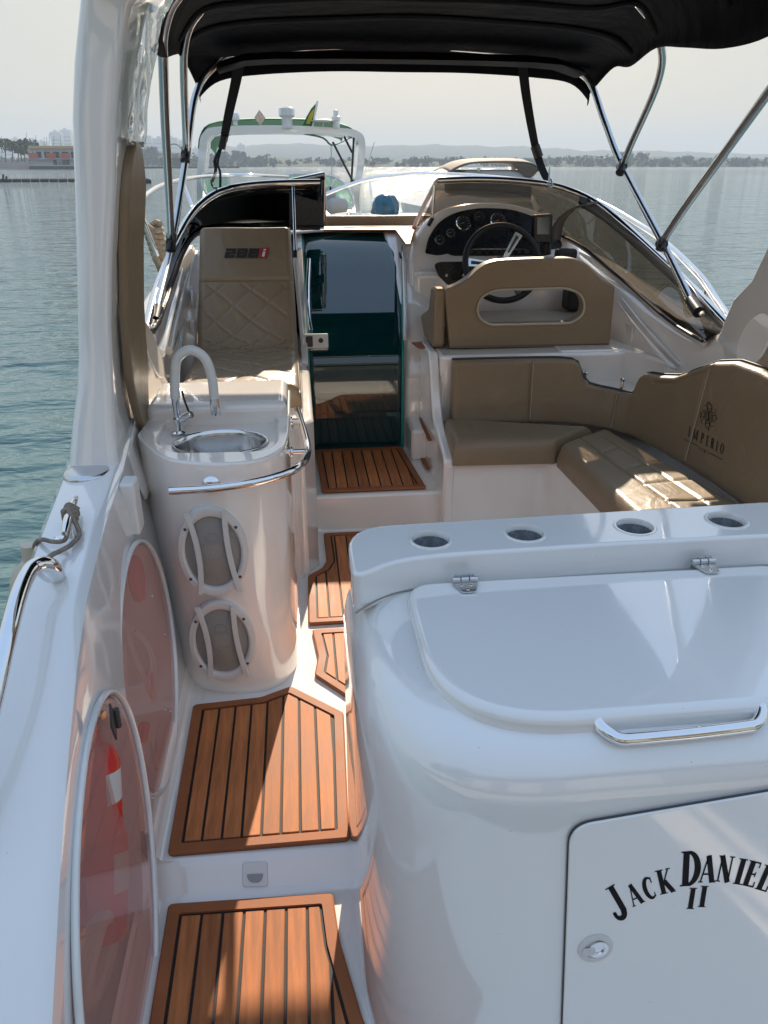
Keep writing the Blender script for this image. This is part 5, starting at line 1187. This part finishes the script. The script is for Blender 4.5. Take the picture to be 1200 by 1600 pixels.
# left shore quay, pavilion, trees
YS = 430
q0, q1 = P(-260, 262, y=YS).x, P(330, 262, y=YS).x
bk = prism('quay', [(q0, YS, -.6), (P(160, 262, y=YS).x, YS, -.6), (P(200, 262, y=YS+60).x, YS+60, -.6), (q1*.9, YS+160, -.6), (q0, YS+260, -.6)], (0, 0, 1.3), M['shore'], None); bk['kind'] = 'structure'
a, b2 = P(-60, 253, y=YS-1), P(46, 253, y=YS-1)
wl2 = box('quay_wall', (a.x, YS-2.2, -.5), (b2.x, YS-.8, P(0, 253.5, y=YS).z), mat('pink_render', (.42, .34, .30), .8, noise=.1, nscale=1), None, bevel=0); tag(wl2, 'low pinkish quay wall at the far left waterline', 'wall')
pv = empty('lakeside_pavilion', P(100, 262, y=YS-3), 'two-storey lakeside pavilion with ochre roof and red rounded signs, left shore', 'building')
def pb(name, u0, v0, u1, v1, m, y0=0, y1=12, **kw):
    A, Bq = P(u0, v1, y=YS-3+y0), P(u1, v0, y=YS-3+y0); return box(name, (A.x, YS-3+y0, A.z), (Bq.x, YS-3+y1, Bq.z), m, pv, bevel=0, **kw)
pb('roof', 44, 228, 170, 232, M['orange'], -1, 14); pb('fascia', 46, 232, 168, 237, M['conc'], 0, 13)
pb('balcony_floor', 44, 247, 170, 249, M['conc'], -.5, 13); pb('lower_wall', 50, 249, 168, 259, M['bld'], 1, 13); pb('hull_base', 46, 259, 172, 264.5, M['darkp'], -2, 13); pb('deck', 44, 257.5, 172, 259.5, M['conc'], -2.2, 13)
pb('upper_wall', 52, 237, 168, 247, M['darkp'], 6, 13)
for u in (46, 54, 66, 80, 94, 108, 122): pb('column', u, 232, u+1.2, 249, M['conc'], -.3, .2)
for u in (45, 73, 95, 120): pb('rounded_sign', u, 239, u+13, 247.5, M['redp'], -.8, -.3)
for u in (84, 98, 104): pb('opening', u, 250, u+4, 258, M['darkp'], .6, .9)
for u, w in ((84, 1.2), (88, .8), (93, 1.0), (97, .8), (101, 1.1)): pb('railing_post', u, 253, u+w, 258, M['darkp'], -1.5, -1.2)
def palm(u, v, base, y, lab, grp='palms and trees on the left shore'):
    b0 = P(u, base, y=y); t0 = P(u, v, y=y); e = empty('palm_tree', b0, lab, 'palm tree', grp)
    tube('trunk', [b0, b0.lerp(t0, .5)+Vector((.2, 0, 0)), t0], lambda t: .28-.1*t, M['trunk'], e, seg=8, n=3)
    V = []; Fc = []; hh = (t0-b0).length
    for k in range(34):
        a = rnd.uniform(0, 6.28); L = hh*rnd.uniform(.32, .5); el = rnd.uniform(-.2, 1.1); pts = []
        for j in range(6):
            s = j/5; pts.append(t0+Vector((math.cos(a)*L*s*math.cos(el*.4), math.sin(a)*L*s*math.cos(el*.4), L*(math.sin(el)*s-1.0*s*s))))
        for j in range(5):
            wv = Vector((-math.sin(a), math.cos(a), -.5)).normalized()*.36*(1-abs(j/5-.35)); b1 = len(V)
            V += [pts[j]-wv, pts[j]+wv, pts[j+1]+wv, pts[j+1]-wv]; Fc.append((b1, b1+1, b1+2, b1+3))
    mk('crown', V, Fc, M['leafA'], e, smooth=False)
for u, v, lab in ((-3, 222, 'palm at the very edge of the frame on the left shore'), (8, 219, 'tallest palm on the left shore, above the pink wall'), (19, 224, 'middle palm on the left shore'), (28, 227, 'palm left of the pavilion with drooping crown'), (38, 229, 'lowest palm, just left of the pavilion')): palm(u, v, 254, YS+8, lab)
def tree(u, v, base, y, r, lab, grp, m=M['leafB'], nm='broadleaf_tree'):
    b0 = P(u, base, y=y); t0 = P(u, v, y=y); e = empty(nm, b0, lab, 'tree', grp); h = t0.z-b0.z
    tube('trunk', [b0, b0+Vector((.2, 0, h*.35)), b0+Vector((0, 0, h*.7))], lambda t: h*.03*(1-.6*t), M['trunk'], e, seg=7, n=3)
    cc = [(b0.x+rnd.uniform(-r, r)*.8, y+rnd.uniform(-r, r)*.6, b0.z+h*rnd.uniform(.45, .82), r*rnd.uniform(.35, .6)) for k in range(9)]
    clump_mesh('crown', cc, m, e, per=60, leaf=r*.13, rnd=rnd)
for i, (u, v, r, lab) in enumerate(((34, 213, 6, 'dark round tree rising behind the shore palms'), (47, 216, 6, 'dark tree just behind the left end of the ochre roof'), (58, 222, 4, 'small dark tree above the ochre roof'))): tree(u, v, 252, YS+60, r, lab, 'palms and trees on the left shore')
for i, (u, v, r, lab) in enumerate(((226, 233, 9, 'far tree beside the arch leg, left of the tubes'), (240, 230, 11, 'broad far tree between arch leg and first bimini tube'), (262, 240, 7, 'far tree behind the round pavilion'), (355, 239, 9, 'dark far tree seen inside the green canopy frame, left'), (372, 236, 9, 'far tree inside the green canopy frame beside the strap'), (975, 237, 9, 'far shore tree right of the starboard clamp'), (1003, 238, 7, 'lone far tree standing proud of the right shore'), (1127, 239, 8, 'rounded far tree near the right shore end'), (1075, 242, 6, 'small far tree on the right shore'))): tree(u, v, 256, 1000, r, lab, 'single trees on the far shore')
for i, (u, v0, v1) in enumerate(((41, 207, 236), (56, 211, 236), (69, 214, 236), (73, 214, 236), (77, 209, 236), (84, 213, 236), (95, 210, 236), (2, 213, 250))):
    a, b2 = P(u, v1, y=YS+20), P(u, v0, y=YS+20)
    o = tube('mast', [a, b2], .10, M['pipe'], None, smooth_path=False, seg=6); tag(o, 'thin dark mast on the left shore, '+['leftmost behind the roof', 'second from the left', 'third, one of a close pair', 'right one of the close pair', 'tallest in the middle', 'fifth along the roof', 'rightmost beside the arch leg', 'at the frame edge over the palms'][i], 'mast', 'thin masts behind the pavilion')
# round dark pavilion and moored boats right of the arch
rp_ = P(275, 258, y=700)
e = empty('round_pavilion', rp_, 'dark low pavilion with a domed frame on the water, behind the bimini tubes', 'building')
lathe('wall', [(12, -1), (12, 5), (0, 5)], rp_, (0, 0, 1), M['darkp'], e, seg=16); lathe('roof', [(14, 5), (9, 8.5), (2, 10), (0, 10.2)], rp_, (0, 0, 1), M['thatch'], e, seg=16)
tube('dome_frame', [rp_+Vector((-6, 0, 8)), rp_+Vector((-5, 0, 13)), rp_+Vector((0, 0, 15.5)), rp_+Vector((5, 0, 13)), rp_+Vector((6, 0, 8))], .5, M['thatch'], e, seg=6)
for i, (u, s) in enumerate(((216, 4), (226, 5), (234, 4), (243, 5), (313, 4))):
    c = P(u, 260, y=560); e = empty('moored_boat', (c.x, 560, WZ), 'tiny white moored boat at the far pontoon, '+['nearest the arch leg', 'second from the arch leg', 'third from the arch leg', 'against the dark round pavilion', 'right of the round pavilion'][i], 'boat', 'tiny boats at the far pontoon')
    loft('hull', [[(c.x+x*s*.5, 560-s*.18*w, WZ-.1), (c.x+x*s*.5, 560-s*.25*w, WZ+.9), (c.x+x*s*.5, 560+s*.25*w, WZ+.9), (c.x+x*s*.5, 560+s*.18*w, WZ-.1)] for x, w in ((-1, .7), (0, 1), (.7, .7), (1.2, .1))], M['gel'], e); box('cabin', (c.x-s*.2, 559.5, WZ+.9), (c.x+s*.2, 560.5, WZ+2.0), M['bld'], e, bevel=0)
pn = P(205, 260.5, y=575); pn2 = P(318, 260.5, y=575); o = box('pontoon', (pn.x, 573, WZ-.1), (pn2.x, 577, WZ+.35), M['thatch'], None, bevel=0); tag(o, 'long dark pontoon low on the water behind the bimini tubes', 'pontoon')
c = P(738, 258, y=900); fy_ = empty('distant_ferry', (c.x, 900, WZ), 'small white boat far off on the lake above the brown canopy', 'boat')
loft('hull', [[(c.x+x, 900-1.5*w, WZ), (c.x+x, 900-2*w, WZ+1.6), (c.x+x, 900+2*w, WZ+1.6), (c.x+x, 900+1.5*w, WZ)] for x, w in ((-9, .8), (0, 1), (8, .8), (12, .1))], M['gel'], fy_)
box('cabin', (c.x-5, 899, WZ+1.6), (c.x+4, 901, WZ+3.6), M['gel'], fy_, bevel=0)
# floating barrier on the left and the small rider
yb_ = 105
ORD = 'first second third fourth fifth sixth seventh eighth ninth tenth eleventh twelfth thirteenth fourteenth fifteenth sixteenth seventeenth eighteenth nineteenth twentieth twenty-first twenty-second twenty-third twenty-fourth twenty-fifth twenty-sixth'.split()
for i in range(26):
    u0 = -150+i*14; a = P(u0, 281, y=yb_); s_ = (P(u0+13.2, 281, y=yb_).x-a.x)
    o = tube('float', [(a.x, yb_, WZ+.12), (a.x+s_, yb_, WZ+.12)], .26, M['thatch'], None, smooth_path=False, seg=8) if i == 0 else None
    if i == 0: f0 = o
    else: o = f0.copy(); sc.collection.objects.link(o); o.location.x += i*s_*1.06
    tag(o, 'dark barrel float in the long floating barrier, '+('first' if i == 0 else ORD[i])+' from its left end', 'float', 'floats of the long barrier')
for u, lab in ((5, 'left upright post on the floating barrier'), (10, 'right shorter post on the floating barrier')):
    a, b2 = P(u, 282, y=yb_), P(u, 272 if u < 8 else 275, y=yb_); o = tube('marker_post', [a, b2], .11, M['darkp'], None, smooth_path=False, seg=8); tag(o, lab, 'post')
def skin_figure(name, joints, edges, m, label, cat):
    lo = min(joints, key=lambda j: j[0][2])[0]; base = Vector(joints[0][0])
    me = bpy.data.meshes.new(name); me.from_pydata([Vector(j[0])-base for j in joints], edges, []); o = bpy.data.objects.new(name, me); sc.collection.objects.link(o); o.location = base
    me.materials.append(m); o.modifiers.new('s', 'SKIN'); o.modifiers.new('u', 'SUBSURF').levels = 1
    for i, j in enumerate(joints): me.skin_vertices[0].data[i].radius = (j[1], j[1])
    me.skin_vertices[0].data[0].use_root = True
    bpy.context.view_layer.update(); bake(o); tag(o, label, cat); WL[o.name] = base; return o
c = P(216, 283, y=95); c = Vector((c.x, 95, WZ))
sk = mat('skin', (.30, .18, .12), .6)
fig = skin_figure('person', [(c+Vector((0, 0, .55)), .17), (c+Vector((-.05, 0, .85)), .18), (c+Vector((-.12, 0, 1.12)), .16), (c+Vector((-.10, 0, 1.28)), .07), (c+Vector((-.08, 0, 1.42)), .12), (c+Vector((.2, -.12, 1.0)), .05), (c+Vector((.42, -.1, .85)), .04), (c+Vector((.2, .12, 1.0)), .05), (c+Vector((.42, .1, .85)), .04), (c+Vector((.35, -.15, .6)), .09), (c+Vector((.45, -.16, .25)), .06), (c+Vector((.35, .15, .6)), .09), (c+Vector((.45, .16, .25)), .06)], [(0, 1), (1, 2), (2, 3), (3, 4), (2, 5), (5, 6), (2, 7), (7, 8), (0, 9), (9, 10), (0, 11), (11, 12)], sk, 'small distant person sitting on a low craft beyond the tan arch pad', 'person')
e = empty('water_scooter', c, 'dark low water scooter far off, carrying the seated person', 'water scooter')
loft('hull', [[(c.x+x, c.y-.35*w, WZ-.05), (c.x+x, c.y-.4*w, WZ+.3*h), (c.x+x, c.y, WZ+.5*h), (c.x+x, c.y+.4*w, WZ+.3*h), (c.x+x, c.y+.35*w, WZ-.05)] for x, w, h in ((-.8, .8, .8), (-.3, 1, 1), (.4, 1, 1), (1.0, .6, 1), (1.4, .1, .7))], M['blk'], e)
tube('handlebar', [c+Vector((.45, -.2, .85)), c+Vector((.45, .2, .85))], .03, M['blk'], e, smooth_path=False); tube('steering_post', [c+Vector((.45, 0, .85)), c+Vector((.7, 0, .4))], .04, M['blk'], e, smooth_path=False)
# ---- neighbour boat with green canopy
YN = 11.0
nb = empty('moored_cruiser', (-.2, YN+2, WZ), 'white cruiser with a green canopy on a white arch, moored ahead', 'motor boat')
hw = 1.45; cxn = P(445, 300, y=YN).x
secs = []
for y, w, zt in ((YN-1.3, .12, .66), (YN-.9, .55, .68), (YN-.3, .9, .70), (YN+.4, 1.15, .72), (YN+2.5, 1.25, .72), (YN+5, 1.25, .70), (YN+6.5, 1.1, .68)):
    secs.append([(cxn-w*.7, y, WZ-.3), (cxn-w, y, zt-.25), (cxn-w*.98, y, zt), (cxn-w*.6, y, zt+.10), (cxn, y, zt+.14), (cxn+w*.6, y, zt+.10), (cxn+w*.98, y, zt), (cxn+w, y, zt-.25), (cxn+w*.7, y, WZ-.3)])
loft('hull', secs, mat('toned_down_hull', (.42, .41, .39), .4, noise=.05), nb, sharp=50)  # white hull darkened in its colour to hold back sun glare
arp = [P(312, 345, y=YN+.3), P(313, 285, y=YN), P(317, 230, y=YN), P(322, 212, y=YN), P(342, 204, y=YN), P(440, 202, y=YN), P(530, 206, y=YN), P(556, 210, y=YN), P(565, 222, y=YN), P(563, 260, y=YN), P(557, 300, y=YN), P(560, 340, y=YN+.3)]
ap = cr(arp, 6); secs = []
for i, p in enumerate(ap):
    t = (ap[min(i+1, len(ap)-1)]-ap[max(i-1, 0)]).normalized(); n = Vector((-t.z, 0, t.x)); w = .045
    secs.append([p+n*w+Vector((0, -.02, 0)), p+n*w+Vector((0, .5, 0)), p-n*w+Vector((0, .5, 0)), p-n*w+Vector((0, -.02, 0))])
loft('arch', secs, M['gel'], nb, sharp=50)
M['green'] = mat('green_canvas', (.015, .19, .105), .75, noise=.1)
gg = []
for dy, zo in ((.0, 0), (.8, .05), (1.8, .03), (2.6, -.06)):
    gg.append([P(u, v, y=YN+.1)+Vector((0, dy, zo)) for u, v in ((309, 232), (312, 212), (326, 194), (372, 187), (445, 186), (510, 189), (545, 198), (552, 204))])
patch('canopy', gg, 3, 3, M['green'], nb, thick=.01)
gg = [[P(u, v, y=YN+.05)+Vector((0, dy, 0)) for u, v in ((470, 207), (505, 214), (520, 226))]+[P(u, v, y=YN+.05)+Vector((0, dy, 0)) for u, v in ((545, 216), (556, 209))] for dy in (0, .3)]
patch('canopy_corner', gg, 3, 2, M['green'], nb, thick=.01)
for a, b2 in (((520, 222), (552, 285)), ((553, 213), (549, 285)), ((538, 214), (550, 238))): tube('canopy_bow', [P(*a, y=YN+.1), P(*b2, y=YN+.2)], .014, M['pipe'], nb, smooth_path=False)
tube('whip_line', [P(517, 225, y=YN+.1), P(520, 310, y=YN+.1)], .006, M['grip'], nb, smooth_path=False)
tube('whip_aerial', [P(573, 262, y=YN+2), P(585, 222, y=YN+2)], .006, M['grip'], nb, smooth_path=False)
for poly, nm in (([(318, 272), (350, 272), (358, 278), (352, 300), (322, 302)], 'windscreen'), ([(446, 274), (500, 272), (530, 280), (546, 298), (552, 322), (530, 322), (512, 300), (448, 300)], 'windscreen')):
    a = [P(u, v, y=YN-.2) for u, v in poly]; prism(nm, a, (0, .01, 0), M['cleart'], nb); tube('windscreen_frame', a, .018, M['gel'], nb, closed=True, n=3, seg=8)
tube('windscreen_frame', [P(508, 306, y=YN-.3), P(520, 288, y=YN-.3), P(528, 276, y=YN-.3)], .014, M['gel'], nb)
for u0, v0, u1, v1, dy in ((508, 292, 526, 335, -.5), (512, 310, 545, 336, -.8)):
    a, b2 = P(u0, v0, y=YN+dy), P(u1, v1, y=YN+dy); box('seat', (a.x, YN+dy, b2.z), (b2.x, YN+dy+.3, a.z), M['conc'], nb, bevel=.08, seg=4)
a = P(368, 196, y=YN); lathe('mast_light', [(.03, 0), (.03, .05), (.055, .06), (.06, .10), (.04, .14), (0, .15)], a, (0, 0, 1), M['gel'], nb, seg=14)
a = P(406, 184, y=YN); prism('radar_reflector', [a+Vector((0, 0, .09)), a+Vector((.07, 0, 0)), a+Vector((0, 0, -.09)), a+Vector((-.07, 0, 0))], (0, .004, 0), M['alu'], nb); prism('radar_reflector', [a+Vector((0, -.07, 0)), a+Vector((0, 0, .09)), a+Vector((0, .07, 0)), a+Vector((0, 0, -.09))], (.004, 0, 0), M['alu'], nb)
tube('reflector_pole', [a+Vector((0, 0, -.09)), P(407, 203, y=YN)], .012, M['alu'], nb, smooth_path=False)
a = P(449, 200, y=YN); lathe('radar_unit', [(.07, 0), (.07, .12), (.09, .13), (.10, .14), (.10, .22), (.08, .235), (0, .235)], a, (0, 0, 1), M['gel'], nb, seg=8)
a, b2 = P(488, 202, y=YN), P(496, 158, y=YN); tube('flagstaff', [a, b2], .014, M['gel'], nb, smooth_path=False)
fl = [P(u, v, y=YN) for u, v in ((495, 160), (486, 170), (478, 184), (472, 198), (482, 200), (488, 198))]
flg = prism('green_flag', fl, (0, .01, 0), mat('flag_green', (.02, .16, .05), .8), None); tag(flg, 'green and yellow flag hanging furled on the arch of the cruiser ahead', 'flag')
prism('yellow_field', [P(u, v, y=YN-.004) for u, v in ((492, 168), (484, 178), (478, 193), (484, 194), (489, 182))], (0, .002, 0), mat('flag_yellow', (.55, .42, .03), .8), flg)
a = P(505, 190, y=YN); lathe('satellite_disc', [(0, 0), (.16, .02), (.17, .03), (.10, .05), (0, .06)], a+Vector((0, 0, -.02)), (0, 0, 1), M['gel'], nb, seg=20); tube('disc_post', [P(505, 190, y=YN), P(505, 204, y=YN)], .015, M['gel'], nb, smooth_path=False)
a = P(525, 200, y=YN); lathe('anchor_light', [(.05, 0), (.05, .08), (.06, .09), (.06, .13), (.035, .14), (.035, .20), (0, .21)], a, (0, 0, 1), M['gel'], nb, seg=14)
# brown canopy boat beyond the windscreen
YB = 13.0
bb = empty('moored_boat', (P(770, 280, y=YB).x, YB, WZ), 'low boat with a brown folding canopy, behind the starboard windscreen', 'boat')
M['brown'] = mat('brown_canvas', (.13, .10, .075), .8, noise=.1)
gg = [[P(u, v, y=YB)+Vector((0, dy, dz)) for u, v in ((703, 270), (716, 262), (738, 255), (780, 253), (822, 254), (838, 259), (842, 268))] for dy, dz in ((0, 0), (.5, .06), (1.2, .05), (1.6, 0))]
patch('canopy', gg, 3, 3, M['brown'], bb, thick=.01)
patch('canopy_side', [[P(u, v, y=YB-.02) for u, v in ((800, 256), (825, 256), (839, 262))], [P(u, v, y=YB-.02) for u, v in ((812, 268), (826, 268), (840, 268))], [P(u, v, y=YB-.02) for u, v in ((820, 276), (828, 277), (834, 275))]], 3, 3, M['brown'], bb, thick=.01)
for a, b2 in (((815, 256), (836, 283)), ((748, 262), (748, 268))): tube('canopy_bow', [P(*a, y=YB), P(*b2, y=YB)], .02, M['alu'], bb, smooth_path=False)
cb_ = P(775, 280, y=YB).x
loft('hull', [[(cb_-w*.8, y, WZ-.2), (cb_-w, y, zt), (cb_-w*.7, y, zt+.22), (cb_+w*.7, y, zt+.22), (cb_+w, y, zt), (cb_+w*.8, y, WZ-.2)] for y, w, zt in ((YB-1.5, .25, .8), (YB-.5, .7, .85), (YB+1, 1.0, .85), (YB+4, 1.0, .8))], M['gel'], bb, sharp=40)
box('cabin', (cb_-.55, YB, .95), (cb_+.62, YB+1.6, P(770, 266, y=YB).z), M['conc'], bb, bevel=.1, seg=4)
# covered outboard ahead
om = empty('covered_outboard', P(602, 336, y=9), 'outboard motor under a crumpled blue cover on a pale transom ahead', 'outboard motor')
c = P(602, 336, y=9); V = []; Fc = []
for j in range(9):
    t = j/8; rr = (.145*math.sqrt(max(0, 1-(t-.25)**2/.6)))*(1 if t < .98 else .3)
    for k in range(24):
        a = 2*math.pi*k/24; q = rr*(1+.10*math.sin(5*a+3*t)+.06*rnd.uniform(-1, 1)); V.append(c+Vector((q*math.cos(a), q*math.sin(a), .23*t)))
for j in range(8):
    for k in range(24): Fc.append((j*24+k, j*24+(k+1) % 24, (j+1)*24+(k+1) % 24, (j+1)*24+k))
Fc.append(tuple(8*24+k for k in range(24)))
mk('cover', V, Fc, mat('blue_tarpaulin', (.02, .10, .16), .3, noise=.3, nscale=10), om, sharp=30)
box('bracket', (c.x-.06, c.y-.04, c.z-.5), (c.x+.06, c.y+.1, c.z+.02), M['redp'], om, bevel=.01)
a = P(560, 337, y=9.1); box('transom', (a.x, 9.1, -.5), (a.x+.85, 9.5, P(600, 336, y=9.1).z), M['conc'], om, bevel=.03)
# unseen things added behind the boat: pier bounces sun, dark bank blocks low sky
pier = empty('unseen_pier', (0, -2.5, -.4), 'unseen plank pier added behind the transom for warm bounce light', 'pier')  # added out of view to bounce sunlight onto aft faces
V, Fc = [], []
for i in range(40):
    x0 = -6+i*.34; prismgeo([(x0, -4.2, .02), (x0+.325, -4.2, .02), (x0+.325, -1.3, .02), (x0, -1.3, .02)], (0, 0, .04), V, Fc)
mk('planking', V, Fc, mat('grey_timber', (.36, .31, .25), .8, noise=.15, nscale=3), pier, smooth=False)['kind'] = 'stuff'
for x in (-5.5, -2, 1.5, 5): tube('pile', [(x, -4.0, -1.2), (x, -4.0, .9)], .12, M['trunk'], pier, smooth_path=False)
bank = prism('bank', [(-60, -6.5, -.6), (60, -6.5, -.6), (60, -60, -.6), (-60, -60, -.6)], (0, 0, 1.0), M['shore'], None); bank['kind'] = 'structure'  # unseen ground carrying the added sky-blocking house and trees
bh = empty('unseen_boathouse', (2, -12, .4), 'unseen dark block added behind the pier to shut out low sky', 'building')  # dark mass added out of view to keep low sky off the arch
box('wall', (-9, -16, .4), (13, -11, 4.6), mat('sky_block_wall', (.09, .08, .07), .8), bh, bevel=0)
prism('roof', [(-10, -10.2, 4.4), (-10, -13.5, 6.6), (-10, -16.8, 4.4)], (24, 0, 0), M['thatch'], bh)
for x in (-6, -1, 4, 9): box('boat_door', (x-1.5, -10.95, .4), (x+1.5, -10.85, 3.4), mat('grey_boat_door', (.22, .21, .2), .7), bh, bevel=0)
for i, (x, y, h) in enumerate(((-26, -16, 9), (-19, -20, 11), (-13, -13, 7), (17, -13, 8), (24, -19, 10), (31, -15, 9))):  # unseen crowns added to darken the low sky astern
    e = empty('broadleaf_tree', (x, y, .4), 'unseen tree added behind the pier to block low sky, '+['far port end', 'second from port', 'beside the dark block to port', 'beside the dark block to starboard', 'second from starboard', 'far starboard end'][i], 'tree', 'unseen sky-blocking trees added behind the pier')
    tube('trunk', [(x, y, .4), (x+.2, y, .4+h*.3), (x, y, .4+h*.6)], lambda t: .3-.15*t, M['trunk'], e, seg=8, n=3)
    clump_mesh('crown', [(x+rnd.uniform(-2.5, 2.5), y+rnd.uniform(-2, 2), .4+h*rnd.uniform(.4, .85), rnd.uniform(1.5, 2.8)) for _ in range(9)], M['leafB'], e, per=90, leaf=.45, rnd=rnd)
# ---------------------------------------------------------------- haze
hz = box('haze', (-4600, -4100, WZ-1.2), (4600, 4100, 130), M['gel'], None, bevel=0, smooth=False)
hm = bpy.data.materials.new('haze'); hm.use_nodes = True; nt = hm.node_tree
for n in list(nt.nodes): nt.nodes.remove(n)
oo = nt.nodes.new('ShaderNodeOutputMaterial'); pv_ = nt.nodes.new('ShaderNodeVolumePrincipled'); pv_.inputs['Density'].default_value = .00038; pv_.inputs['Color'].default_value = (.62, .75, .88, 1); pv_.inputs['Anisotropy'].default_value = .0
nt.links.new(pv_.outputs[0], oo.inputs['Volume']); hz.data.materials.clear(); hz.data.materials.append(hm); hz['kind'] = 'stuff'; hz['label'] = 'thin pale haze over the lake'
